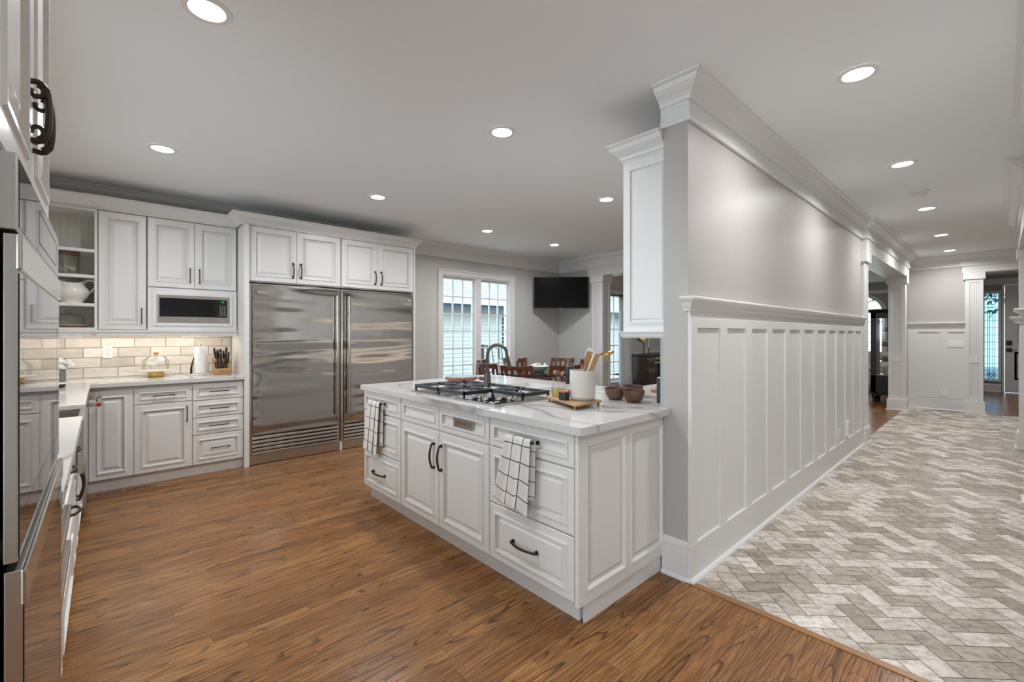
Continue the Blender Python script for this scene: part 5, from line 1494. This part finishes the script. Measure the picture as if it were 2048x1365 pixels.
# twin oil cruet
c = (-1.850, 2.085, TZ)
r = thing('oil_cruet', c, 'clear glass twin-neck oil and vinegar cruet with two corks on the serving board', 'bottle')
lathe_part('glass_body', [(.030, .001), (.040, .004), (.046, .030), (.044, .055), (.030, .085), (.020, .105), (.016, .110), (.001, .112)], c, 'glass', r, caps=False)
for sg in (-1, 1):
    b = Vector(c) + ut_r * .006 * sg + Vector((0, 0, .10)); t = Vector(c) + ut_r * .022 * sg * -1 + Vector((0, 0, .150 if sg > 0 else .142))
    mb = MB(); mb.tube([tuple(b), tuple((b + t) / 2), tuple(t)], [.011, .008, .009], 12); build('neck', mb, 'glass', r, smooth=True)
    mb = MB(); mb.lathe([(.0065, -.010), (.008, 0), (.0095, .006), (.008, .012), (.001, .014)], tuple(t), 14); build('cork', mb, 'cork', r, smooth=True)
lathe_part('oil', [(.026, .004), (.037, .007), (.042, .030), (.041, .048), (.001, .050)], c, 'glass', r)
M['oilglass'] = glass('oil_tint', (.86, .82, .52), k=.6); r.children[-1].data.materials[0] = M['oilglass']
# candle jar
c = (-1.742, 2.012, TZ)
r = thing('candle_jar', c, 'small black candle jar with a copper lid on the serving board', 'candle')
lathe_part('jar', [(.028, 0), (.031, .003), (.031, .044), (.001, .045)], c, 'black', r)
lathe_part('lid', [(.032, .0445), (.037, .046), (.037, .054), (.034, .056), (.001, .056)], c, 'copper', r)
# grinder
c = (-1.975, 2.345, CT)
r = thing('pepper_grinder', (-2.05, 2.43, CT), 'tall black pepper grinder with a clear base behind the serving board', 'grinder')
c = (-2.05, 2.43, CT)
lathe_part('glass_base', [(.028, .001), (.030, .004), (.030, .070)], c, 'glass', r, 24, caps=False)
lathe_part('body', [(.031, .070), (.033, .074), (.033, .188), (.030, .193), (.001, .194)], c, 'black', r, 24)
lathe_part('peppercorns', [(.024, .004), (.025, .03), (.001, .032)], c, 'walnut', r, 18)
# three brown bowls
def small_bowl(x, y, label, first=[None]):
    if first[0]: return dup(first[0], (x, y, CT), 0, label)
    r = thing('wooden_bowl', (x, y, CT), label, 'bowl', 'brown wooden bowls on the island')
    mb = MB(); mb.lathe([(.034, 0), (.039, .002), (.050, .014), (.060, .034), (.0655, .056), (.067, .072), (.0665, .075), (.0635, .0745), (.062, .056), (.056, .036), (.046, .018), (.030, .010), (.001, .009)], (x, y, CT), 40); build('bowl', mb, 'bowl', r, smooth=True, bang=50)
    first[0] = r; return r
small_bowl(-1.535, 2.430, 'brown wooden bowl in front, nearest the hall wall end'); small_bowl(-1.675, 2.435, 'brown wooden bowl on the left, nearest the utensil crock'); small_bowl(-1.665, 2.625, 'brown wooden bowl at the back, half hidden behind the front bowl')
# speaker, cutting board, fern
r = thing('speaker', (-1.39, 2.535, CT), 'dark grey cylinder speaker standing against the partition wall', 'speaker')
lathe_part('body', [(.040, 0), (.043, .004), (.043, .150), (.040, .154)], (-1.39, 2.535, CT), 'speaker', r, 28)
lathe_part('top_ring', [(.041, .1535), (.036, .156), (.001, .155)], (-1.39, 2.535, CT), 'plastic', r, 28, caps=False)
mb = MB(); mb.box(-1.71, -1.40, 2.93, 3.16, CT, CT + .022); tag(build('cutting_board', mb, 'orangewood', bev=.004), 'small reddish wooden board lying on the counter behind the speaker', 'board')
r = thing('potted_fern', (-1.60, 3.04, CT + .022), 'green fern with curling fronds in a pot behind the speaker', 'plant')
lathe_part('pot', [(.045, 0), (.060, .09), (.064, .10), (.058, .10), (.001, .088)], (-1.60, 3.04, CT + .022), 'black', r)
mb = MB()
for k in range(11):
    a = PI * .6 + k * .5; L = random.uniform(.10, .16)
    pts = [(-1.60 + math.cos(a) * L * t * (.5 + .5 * t), 3.04 + math.sin(a) * L * t * (.5 + .5 * t), CT + .115 + .19 * math.sin(PI * .62 * t) * (.55 + .06 * (k % 4))) for t in [i / 8 for i in range(9)]]
    mb.tube(pts, [.003 - .0003 * i for i in range(9)], 5)
    for i in range(2, 9):
        p = Vector(pts[i]); d = Vector((-math.sin(a), math.cos(a), 0)); w = .030 * (1 - i / 11)
        f_ = Vector((math.cos(a), math.sin(a), 0))
        for sg in (-1, 1):
            q = [p - f_ * .006, p + d * sg * w + f_ * .006 - Vector((0, 0, .006)), p + f_ * .008]
            mb.extr([tuple(v) for v in q], (0, 0, .0012))
build('fronds', mb, 'leaf', r)

# ---------------- towels over the island pulls
def towel(name, label, F, xl, xr, ztop, zbot, yoff=0, seed=1, n0=.052):
    """xl/xr: (top, bottom) edges; hangs over the pull as a folded sheet"""
    rnd = random.Random(seed)
    nu, nt = 28, 44
    mb = MB(); mb.uv = []
    vs = []
    for j in range(nt + 1):
        t = j / nt
        for i in range(nu + 1):
            s_ = i / nu
            if t < .12:      # over the bar, from behind
                a = PI * (t / .12); n = n0 - .015 - .014 * math.cos(a); z = ztop - .010 + .012 * math.sin(a); q = 0
            else:
                q = (t - .12) / .88; n = n0; z = ztop - .010 - (ztop - .010 - zbot) * q
            x = (xl[0] + (xl[1] - xl[0]) * q) * (1 - s_) + (xr[0] + (xr[1] - xr[0]) * q) * s_
            fold = math.sin(s_ * 2 * PI * 1.25 + .9 + seed) * .5 + .5 * math.sin(s_ * 2 * PI * 2.6 + seed * 2)
            n += .016 * fold * (.35 + .65 * q) * (1 if t >= .12 else .3)
            z += (-.030 * s_ + .020 * fold) * q
            vs.append(F.P(x, z, n)); mb.uv.append((s_ * 1.0 + .12, q * 1.05 + .19 * (t / .12 if t < .12 else 1)))
    fs = [(j * (nu + 1) + i, j * (nu + 1) + i + 1, (j + 1) * (nu + 1) + i + 1, (j + 1) * (nu + 1) + i) for j in range(nt) for i in range(nu)]
    mb.add(vs, fs)
    # back flap, a little shorter
    k = len(mb.v); vs = []
    for j in range(21):
        q = j / 20
        for i in range(nu + 1):
            s_ = i / nu
            x = (xl[0] + (xl[1] - xl[0]) * q * .55) * (1 - s_) + (xr[0] + .012 + (xr[1] - xr[0]) * q * .4) * s_
            vs.append(F.P(x, ztop - .012 - (ztop - zbot - .06) * q, n0 - .028 + .006 * math.sin(s_ * 9 + seed) * q)); mb.uv.append((s_ * .8 + .25, q + .1))
    fs = [(j * (nu + 1) + i, j * (nu + 1) + i + 1, (j + 1) * (nu + 1) + i + 1, (j + 1) * (nu + 1) + i) for j in range(20) for i in range(nu)]
    mb.add(vs, fs)
    o = build(name, mb, 'towel', smooth=True, bang=80)
    md = o.modifiers.new('solid', 'SOLIDIFY'); md.thickness = .0025; md.offset = 0
    return tag(o, label, 'towel')
towel('kitchen_towel', 'white plaid kitchen towel hung on the island drawers nearest the hall wall', IF, (-1.752, -1.838), (-1.572, -1.600), .832, .475, seed=1)
towel('kitchen_towel', 'white plaid kitchen towel hung on the island drawers at the refrigerator end', IF, (-3.405, -3.505), (-3.212, -3.262), .832, .440, seed=2)

# floor register
r = thing('floor_vent', (-5.115, .13, 0), 'slotted wooden floor vent in front of the corner base cabinets', 'floor vent')
mb = MB(); mb.box(-5.165, -5.065, -.09, .36, 0, .0045); build('frame', mb, 'walnut', r, bev=.001)
mb = MB()
for k in range(22):
    y = -.045 + k * .0165
    if 10 <= k <= 11: continue
    mb.box(-5.140, -5.095, y, y + .010, .0044, .0049)
build('slots', mb, 'dark', r)
r = thing('floor_vent', (-.60, 10.98, 0), 'small dark floor vent in the hall tile at the foot of the far wall', 'floor vent')
mb = MB(); mb.box(-.74, -.44, 10.93, 11.03, 0, .004); build('frame', mb, 'bronze', r)

# ================================================================== BREAKFAST NOOK
tcx, tcy = -5.0, 5.1
r = thing('breakfast_table', (tcx, tcy, 0), 'dark octagonal breakfast table on a pale drum pedestal by the window', 'table')
oc = lambda R_: [(tcx + R_ * math.cos(PI / 8 + PI / 4 * k), tcy + R_ * math.sin(PI / 8 + PI / 4 * k)) for k in range(8)]
M['tabletop'] = mat('table_top', (.03, .022, .028), .12, var=.3)
mb = MB(); mb.prism(oc(.63), .728, .760); build('tabletop', mb, 'tabletop', r, bev=.006)
M['drum'] = mat('pale_drum', (.55, .52, .49), .3, var=.08, vscale=3)
lathe_part('pedestal', [(.26, .03), (.27, .06), (.26, .10), (.22, .25), (.22, .45), (.25, .60), (.27, .66), (.27, .728)], (tcx, tcy, 0), 'drum', r, 32)
lathe_part('foot_ring', [(.28, 0), (.28, .03), (.25, .05)], (tcx, tcy, 0), 'ebony', r, 32)
def make_chair(label):
    r = thing('dining_chair', (0, 0, 0), label, 'chair', 'cherry dining chairs around the breakfast table')
    # faces +y (seat front); back at y = -.2
    mb = MB(); n = 14
    poly = [(-.20, -.19), (.20, -.19), (.225, .20), (.15, .235), (-.15, .235), (-.225, .20)]
    mb.prism(poly, .445, .475); build('seat', mb, 'cherry', r, bev=.008)
    def bez(x, z): return (x * (1 + .10 * (z - .45) / .5), -.19 - .10 * (z - .45) / .5, z)
    for sx in (-1, 1):
        mb = MB(); mb.tube([(sx * .19, -.17, 0), (sx * .188, -.185, .25), (sx * .185, -.19, .45), bez(sx * .19, .70), bez(sx * .19, .925)], [.017, .019, .020, .018, .017], 8); build('rear_leg', mb, 'cherry', r, smooth=True)
        mb = MB(); mb.tube([(sx * .20, .20, 0), (sx * .20, .20, .44)], [.015, .021], 8); build('leg', mb, 'cherry', r, smooth=True)
    mb = MB(); mb.box(-.19, .19, .175, .205, .385, .44); mb.box(-.185, .185, -.205, -.180, .385, .44); mb.box(-.205, -.180, -.19, .2, .385, .44); mb.box(.180, .205, -.19, .2, .385, .44); build('seat_frame', mb, 'cherry', r, bev=.003)
    mb = MB(); mb.tube([(-.19, .02, .20), (.19, .02, .20)], .011, 8); mb.tube([(-.197, -.18, .20), (-.197, .2, .20)], .010, 8); mb.tube([(.197, -.18, .20), (.197, .2, .20)], .010, 8); build('stretcher', mb, 'cherry', r, smooth=True)
    # curved crest rail
    mb = MB(); vs = []; fs = []
    for i in range(n + 1):
        s_ = i / n * 2 - 1; x = s_ * .225; bow = -.045 * (1 - s_ * s_); y0 = -.282 + bow
        zt = .942 - .012 * (1 - s_ * s_); zb = .865 + .012 * (1 - abs(s_))
        for p in ((x, y0 + .012, zb), (x, y0 - .012, zb), (x, y0 - .024, zt), (x, y0, zt)): vs.append(p)
    for i in range(n):
        for k in range(4): fs.append((i * 4 + k, i * 4 + (k + 1) % 4, i * 4 + 4 + (k + 1) % 4, i * 4 + 4 + k))
    fs.append((3, 2, 1, 0)); fs.append(tuple(n * 4 + k for k in range(4))); mb.add(vs, fs); build('crest_rail', mb, 'cherry', r, bev=.005)
    for x0, x1 in ((-.060, -.150), (-.022, -.055), (.022, .055), (.060, .150)):
        mb = MB(); a = (x0, -.195, .47); b = (x1, -.285 - .035 * (1 - (x1 / .2) ** 2), .885)
        mb.hexa([(a[0] - .014, a[1] - .007, a[2]), (a[0] + .014, a[1] - .007, a[2]), (a[0] + .014, a[1] + .007, a[2]), (a[0] - .014, a[1] + .007, a[2])], [(b[0] - .022, b[1] - .006, b[2]), (b[0] + .022, b[1] - .006, b[2]), (b[0] + .022, b[1] + .006, b[2]), (b[0] - .022, b[1] + .006, b[2])])
        build('slat', mb, 'cherry', r, bev=.003)
    return r
chairs = [(-5.0, 4.15, 'cherry dining chair nearest the window, back towards the refrigerators'), (-4.40, 4.13, 'cherry dining chair with its slatted back towards the island, right of the faucet'), (-4.05, 4.65, 'cherry dining chair behind the glass cruet and crock'),
          (-5.70, 4.64, 'cherry dining chair against the window glass at the left of the table'), (-5.73, 5.36, 'cherry dining chair between the window and the table'), (-5.20, 5.92, 'cherry dining chair on the far side of the table below the television'), (-4.60, 5.76, 'cherry dining chair at the far right of the table beside the column')]
proto = None
for x, y, l in chairs:
    a = math.atan2(tcy - y, tcx - x) - PI / 2
    # the listed spot is where the back stands; the chair origin is a little nearer the table
    ox, oy = x + .22 * math.cos(a + PI / 2), y + .22 * math.sin(a + PI / 2)
    if proto is None:
        proto = make_chair(l); proto.location = (ox, oy, 0); proto.rotation_euler = (0, 0, a)
    else: dup(proto, (ox, oy, 0), a, l)
c = (-4.96, 5.11, .760)
r = thing('fruit_bowl', c, 'shallow grey marble bowl of white coral on the breakfast table', 'bowl')
lathe_part('bowl', [(.07, 0), (.08, .006), (.13, .040), (.175, .085), (.180, .092), (.170, .090), (.12, .045), (.06, .018), (.001, .016)], c, 'marble', r, 40)
for k in range(9):
    a, rr = k * 2.4, .018 * k ** .75
    p = Vector((c[0] + rr * math.cos(a) * 1.2, c[1] + rr * math.sin(a) * 1.2, c[2] + .095 + .012 * (k % 3)))
    cr_ = thing('coral_piece', tuple(p - Vector((0, 0, .02))), 'piece of white coral heaped in the marble bowl', 'coral', 'white coral pieces in the marble bowl')
    mb = MB()
    for q in range(5):
        d = Vector((random.uniform(-1, 1), random.uniform(-1, 1), random.uniform(-.2, 1))).normalized() * random.uniform(.022, .038)
        mb.tube([tuple(p - d * .3), tuple(p + d * .4), tuple(p + d)], [.008, .011, .006], 7)
    build('branch', mb, 'coral', cr_, smooth=True)

# wall television across the corner
ctr = Vector((-5.37, 6.12, 2.11)); ax = Vector((s2, s2, 0)); nr = Vector((s2, -s2, 0))
r = thing('television', (ctr.x, ctr.y, 1.82), 'black flat television mounted across the corner above the breakfast table', 'television')
def obox(mb, c_, du, dn, dz):
    p = [c_ + ax * a + nr * b + Vector((0, 0, z)) for z in dz for a, b in ((du[0], dn[0]), (du[1], dn[0]), (du[1], dn[1]), (du[0], dn[1]))]
    mb.hexa([tuple(v) for v in p[:4]], [tuple(v) for v in p[4:]])
mb = MB(); obox(mb, ctr, (-.487, .487), (-.045, 0), (-.283, .283)); b_ = build('bezel', mb, 'black', r, bev=.003)
mb = MB(); obox(mb, ctr, (-.480, .480), (0, .0012), (-.272, .276)); build('screen', mb, 'screen', r)
mb = MB(); obox(mb, ctr, (-.02, .02), (-.001, .004), (-.290, -.282)); build('sensor', mb, 'steel', r)
mb = MB(); obox(mb, ctr, (-.05, .05), (-.36, -.045), (-.05, .05)); build('wall_bracket', mb, 'black', r)

# ================================================================== BEYOND THE OPENINGS
r = thing('curtain', (-5.70, 8.72, 0), 'pale linen curtain gathered at the right of the living room window', 'curtain')
mb = MB(); nu = 60; vs = []
for j in range(25):
    q = j / 24
    for i in range(nu + 1):
        s_ = i / nu; y = 8.38 + (.48 - .06 * math.sin(PI * q)) * s_ + .02 * q
        vs.append((-5.66 + .045 * math.sin(s_ * 2 * PI * 6.5 + .6 * q), y, 2.17 - 2.12 * q))
mb.add(vs, [(j * (nu + 1) + i, j * (nu + 1) + i + 1, (j + 1) * (nu + 1) + i + 1, (j + 1) * (nu + 1) + i) for j in range(24) for i in range(nu)])
o = build('panel', mb, 'linen', r, smooth=True, bang=80); md = o.modifiers.new('solid', 'SOLIDIFY'); md.thickness = .004
r = thing('curtain_rod', (-5.66, 8.0, 2.19), 'black curtain rod with rings above the living room window', 'curtain rod')
mb = MB(); mb.tube([(-5.66, 7.0, 2.205), (-5.66, 8.98, 2.205)], .016, 12); mb.tube([(-5.66, 8.96, 2.205), (-5.66, 9.0, 2.205), (-5.66, 9.05, 2.205)], [.02, .035, .01], 12)
for y in (7.05, 8.92): mb.tube([(-5.66, y, 2.205), (-5.80, y, 2.205)], .012, 8)
build('rod', mb, 'iron', r, smooth=True)
for k in range(9):
    y = 8.42 + k * .053
    mb = MB(); mb.tube([(-5.66 + .028 * math.cos(a), y, 2.205 + .028 * math.sin(a)) for a in [q * PI / 8 for q in range(16)]], .006, 6, closed=True); build('ring', mb, 'iron', r, smooth=True)
# buffet against the window wall
bx0, bx1, by0, by1 = -5.78, -5.36, 8.98, 10.75
r = thing('buffet', (-5.57, 9.86, 0), 'dark carved wooden buffet cabinet against the wall past the curtain', 'sideboard')
mb = MB(); mb.box(bx0, bx1, by0, by1, .08, .84); mb.box(bx0, bx1 + .03, by0 - .03, by1 + .03, 0, .08); build('carcass', mb, 'espresso', r, bev=.006)
mb = MB(); mb.sweep([(bx1 - .02, by0 + .02), (bx0, by0 + .02)][::-1] + [(bx1 - .02, by1)], [(-.1, .835), (.02, .835), (.03, .85), (.045, .86), (.055, .875), (.055, .895), (-.3, .895), (-.3, .86)]); mb.box(bx0, bx1 + .03, by0 - .03, by1 + .03, .89, .902); build('top', mb, 'espresso', r, bev=.004)
BF = Face('+x', bx1)
for k, (a, b) in enumerate(((9.02, 9.42), (10.32, 10.72))):
    mb = MB(); panel(mb, BF, a, b, .62, .80, [(0, -.01), (0, .01), (.03, .014), (.04, .004), (.06, .012)]); dd = build('drawer', mb, ['espresso', 'espresso'], r)
    mb = MB(); mb.lathe([(.0, bx1 + .032), (.012, bx1 + .03), (.008, bx1 + .012)], (0, (a + b) / 2, .71), 12, axis='x', caps=False); build('knob', mb, 'bronze', dd)
    mb = MB(); panel(mb, BF, a, b, .12, .58, [(0, -.01), (0, .01), (.04, .014), (.055, .004), (.09, .012)]); dd = build('door', mb, ['espresso', 'espresso'], r)
    mb = MB(); mb.lathe([(.0, bx1 + .032), (.012, bx1 + .03), (.008, bx1 + .012)], (0, b - .04, .42), 12, axis='x', caps=False); build('knob', mb, 'bronze', dd)
mb = MB(); mb.box(bx1 + .001, bx1 + .003, 9.47, 10.28, .14, .80); build('bay_shade', mb, 'dark', r)  # flat dark sheet on the carcass, the bay's shade put into its colour
mb = MB(); mb.box(bx1 - .02, bx1 + .012, 9.47, 10.28, .44, .47); build('bay_shelf', mb, 'espresso', r)
def candlestick(y, x, h, label):
    r = thing('candlestick', (x, y, .902), label, 'candlestick', 'black candlesticks on the buffet')
    lathe_part('stick', [(.045, 0), (.045, .008), (.012, .018), (.010, h * .5), (.016, h * .55), (.010, h * .6), (.012, h - .02), (.024, h), (.001, h)], (x, y, .902), 'iron', r, 16)
    lathe_part('candle', [(.011, h), (.010, h + .26), (.001, h + .265)], (x, y, .902), 'candle', r, 12)
candlestick(9.12, -5.50, .27, 'tall black candlestick with a white candle, the left one on the buffet'); candlestick(9.33, -5.50, .14, 'short black candlestick with a white candle, the right one on the buffet')
r = thing('wall_plaque', (-5.79, 9.52, 1.164), 'round gold mirror hung on the wall above the buffet', 'mirror')
mb = MB(); mb.lathe([(.0, -5.765), (.20, -5.765), (.25, -5.76), (.29, -5.77), (.30, -5.79), (.30, -5.799)], (0, 9.52, 1.464), 36, axis='x', caps=False); build('frame', mb, 'brass', r, smooth=True)
mb = MB(); mb.lathe([(0, -5.762), (.20, -5.762)], (0, 9.52, 1.464), 30, axis='x', caps=False); build('glass', mb, 'screen', r)
mb = MB(); mb.box(-5.80, -5.775, 8.95, 15.4, .86, .93); struct('trim_28', mb, 'trim')

# china cabinet
cx0, cx1, cy0, cy1 = -1.775, -1.32, 11.50, 11.95
r = thing('china_cabinet', ((cx0 + cx1) / 2, 11.7, 0), 'tall black display cabinet with a glass door on turned feet past the hall opening', 'cabinet')
mb = MB(); mb.box(cx0, cx0 + .085, cy0, cy1, .16, 1.80); mb.box(cx1 - .06, cx1, cy0, cy1, .16, 1.80); mb.box(cx0, cx1, cy0, cy1, .16, .52); mb.box(cx0, cx1, cy0, cy1, 1.68, 1.80); mb.box(cx1 - .02, cx1, cy0, cy1, .5, 1.7); build('carcass', mb, 'ebony', r, bev=.004)
mb = MB(); mb.sweep([(cx0, cy1), (cx0, cy0), (cx1, cy0), (cx1, cy1)], [(-.05, 1.78), (.005, 1.78), (.012, 1.80), (.035, 1.825), (.055, 1.835), (.055, 1.86), (-.2, 1.86)], side=1); mb.box(cx0, cx1, cy0, cy1, 1.79, 1.86); build('cornice', mb, 'ebony', r)
mb = MB(); mb.sweep([(cx0, cy1), (cx0, cy0), (cx1, cy0), (cx1, cy1)], [(-.05, .14), (.03, .14), (.03, .165), (.01, .18), (-.05, .18)], side=1); build('base_moulding', mb, 'ebony', r)
for x in (cx0 + .06, cx1 - .06):
    for y in (cy0 + .06, cy1 - .06): lathe_part('foot', [(.030, 0), (.045, .02), (.032, .045), (.050, .075), (.055, .10), (.045, .14)], (x, y, 0), 'ebony', r, 18)
mb = MB(); mb.box(cx0 + .085, cx1 - .06, cy0 + .006, cy0 + .010, .52, 1.68); build('glass_door', mb, 'pane', r)
for z in (.53, .80, 1.10, 1.39):
    mb = MB(); mb.box(cx0 + .08, cx1 - .05, cy0 + .03, cy1 - .02, z, z + .012); build('shelf', mb, 'steel' if z < .6 else 'glass', r)
M['dish'] = mat('grey_dish', (.42, .42, .42), .35, var=.1)
for k, z in enumerate((.812, 1.112, 1.402)):
    dx_ = .02 * k
    rr = thing('serving_bowl', (-1.52 + dx_, 11.66, z), ('grey platter and bowl stacked on the %s shelf of the black display cabinet') % ('lower', 'middle', 'upper')[k], 'dish')
    mb = MB(); mb.lathe([(.06, 0), (.10, .006), (.155, .030), (.16, .034), (.10, .014), (.001, .012)], (-1.52 + dx_, 11.66, z), 28); build('platter', mb, 'dish', rr, smooth=True)
    mb = MB(); mb.lathe([(.05, .014), (.08, .02), (.115, .085), (.118, .09), (.10, .07), (.001, .03)], (-1.52 + dx_, 11.66, z), 28); build('bowl', mb, 'dish', rr, smooth=True)
rr = thing('serving_box', (-1.50, 11.68, .542), 'pale stacked dishes on the bottom of the black display cabinet', 'dish'); mb = MB(); mb.lathe([(.08, 0), (.10, .01), (.11, .16), (.10, .165), (.001, .16)], (-1.50, 11.68, .542), 24); build('dish', mb, 'marble', rr, smooth=True)

# sofa glimpsed past the cabinet
r = thing('sofa', (-2.55, 13.95, 0), 'beige sofa glimpsed behind the black display cabinet under the arched window', 'sofa')
mb = MB(); mb.box(-3.4, -1.75, 13.6, 14.5, .12, .45); build('base', mb, 'sofa', r, bev=.04)
mb = MB(); mb.box(-3.4, -1.75, 14.25, 14.55, .42, .92); build('backrest', mb, 'sofa', r, bev=.06)
for x in (-3.4, -1.98):
    mb = MB(); mb.box(x, x + .23, 13.6, 14.5, .12, .66); build('arm', mb, 'sofa', r, bev=.06)
for k in range(2):
    mb = MB(); mb.box(-3.16 + k * .59, -2.58 + k * .59, 13.62, 14.28, .45, .58); build('seat_cushion', mb, 'sofa', r, bev=.04)
for x in (-3.35, -1.80):
    for y in (13.68, 14.45): mb = MB(); mb.lathe([(.02, 0), (.03, .12)], (x, y, 0), 10); build('leg', mb, 'ebony', r)

# ================================================================== OUTSIDE
mb = MB(); mb.box(-40, -5.98, -14, 32, -.42, -.35); mb.box(-12, 14, 15.7, 34, -.42, -.35); 
o = struct('ground', mb, 'ground')
hx = -11.2
r = thing('neighbour_house', (hx - 2, 7.5, -.35), 'white lap-sided neighbouring house with a grey shingle roof outside the window', 'house')
mb = MB()
for k in range(22):
    z = -.35 + k * .125
    mb.extr([(hx, -2, z), (hx + .022, -2, z), (hx + .004, -2, z + .125), (hx, -2, z + .125)], (0, 26, 0))
mb.box(hx - 5, hx, -2, 24, -.35, 2.40); build('siding_wall', mb, 'siding', r)
mb = MB()
for k in range(26):
    a, b = k / 26, (k + 1) / 26
    xa, xb = hx + .55 - 4.6 * a, hx + .55 - 4.6 * b; za, zb = 2.36 + 2.5 * a, 2.36 + 2.5 * b
    mb.extr([(xa + .02, -2.5, za + .012), (xb, -2.5, zb), (xb, -2.5, zb - .05), (xa + .02, -2.5, za - .04)], (0, 27, 0))
build('roof', mb, 'roof', r)
mb = MB(); mb.box(hx + .50, hx + .64, -2.5, 24.5, 2.24, 2.36); build('gutter', mb, 'siding', r)
mb = MB(); mb.box(hx + .46, hx + .52, -2.5, 24.5, 2.10, 2.30); mb.box(hx, hx + .5, -2.5, 24.5, 2.16, 2.20); build('fascia', mb, 'housetrim', r)
for (a, b, c_, d) in ((9.75, 11.5, .92, 2.02),):
    mb = MB(); mb.box(hx, hx + .06, a - .12, a, c_ - .35, d + .1); mb.box(hx, hx + .06, b, b + .12, c_ - .35, d + .1); mb.box(hx, hx + .06, a, b, d, d + .12); mb.box(hx, hx + .09, a - .12, b + .12, c_ - .35, c_); wf = build('window_frame', mb, 'housetrim', r)
    M['housegrey'] = mat('house_window_grey', (.33, .40, .46), .5); wf.data.materials[0] = M['housegrey']
    mb = MB(); mb.box(hx, hx + .02, a, b, c_, d); build('window_glass', mb, 'blackglass', wf)
    mb = MB()
    for k in range(1, 4): mb.box(hx + .02, hx + .045, a + (b - a) * k / 4 - .02, a + (b - a) * k / 4 + .02, c_, d)
    for k in range(1, 3): mb.box(hx + .02, hx + .045, a, b, c_ + (d - c_) * k / 3 - .018, c_ + (d - c_) * k / 3 + .018)
    g_ = build('window_bars', mb, 'housegrey', wf)
# curvy metal railing just outside
r = thing('deck_railing', (-7.6, 7.0, -.35), 'black metal deck railing with bowed balusters outside the window', 'railing')
mb = MB(); mb.box(-7.62, -7.57, 6.05, 8.6, 1.07, 1.11); mb.box(-7.62, -7.58, 6.05, 8.6, .22, .25); build('rail', mb, 'iron', r)
mb = MB(); mb.box(-7.63, -7.56, 6.02, 6.10, -.35, 1.13); mb.box(-7.63, -7.56, 8.55, 8.63, -.35, 1.13); build('post', mb, 'iron', r)
for k in range(17):
    y = 6.2 + k * .14
    mb = MB(); mb.tube([(-7.595, y, 1.08), (-7.57, y, .95), (-7.50, y, .60), (-7.50, y, .42), (-7.59, y, .24)], .011, 6); build('baluster', mb, 'iron', r, smooth=True)
for k, (x, y, s_) in enumerate(((-8.6, 5.2, .42), (-8.4, 6.0, .36), (-8.8, 4.3, .38))):
    mb = MB()
    for q in range(160):
        d = Vector((random.gauss(0, 1), random.gauss(0, 1), random.gauss(0, 1))).normalized() * s_ * random.uniform(.7, 1)
        p = Vector((x, y, -.30 + s_ * .7)) + Vector((d.x, d.y, d.z * .8)); e = Vector((random.gauss(0, 1), random.gauss(0, 1), random.gauss(0, 1))).normalized() * .05; f_ = e.cross(Vector((0, 0, 1))) * .6
        mb.extr([tuple(p - e), tuple(p + f_), tuple(p + e), tuple(p - f_)], (0, 0, .004))
    mb.lathe([(s_ * .5, 0), (s_ * .75, .15), (s_ * .7, s_), (.01, s_ * 1.2)], (x, y, -.35), 12)
    tag(build('shrub', mb, 'hedge'), ('low garden shrub outside the window, the middle one', 'low garden shrub outside the window, nearest the railing', 'low garden shrub outside the window, farthest from the railing')[k], 'shrub', 'low shrubs outside the breakfast window')
for k, (x, y, h) in enumerate(((-4.4, 20.5, 5.5), (-.6, 21.5, 6.5), (3.6, 23.5, 5.0), (-10.5, 23, 6.0))):
    r = thing('tree', (x, y, -.35), ('leafy tree outside the arched window', 'leafy tree outside the front between arched window and sidelight', 'leafy tree outside the front door sidelight', 'leafy tree far left outside the arched window')[k], 'tree')
    mb = MB(); mb.tube([(x, y, -.35), (x + .1, y, h * .4), (x, y + .1, h * .7)], [.16, .12, .05], 8); build('trunk', mb, 'espresso', r)
    mb = MB()
    for q in range(1100):
        d = Vector((random.gauss(0, 1), random.gauss(0, 1), random.gauss(0, 1))).normalized() * random.uniform(.5, 1)
        p = Vector((x + d.x * 1.7, y + d.y * 1.5, h * .62 + d.z * h * .36)); e = Vector((random.gauss(0, 1), random.gauss(0, 1), random.gauss(0, 1))).normalized() * .11; f_ = e.cross(Vector((.3, .2, 1))).normalized() * .06
        mb.extr([tuple(p - e), tuple(p + f_), tuple(p + e), tuple(p - f_)], (0, 0, .01))
    build('crown', mb, 'hedge', r)
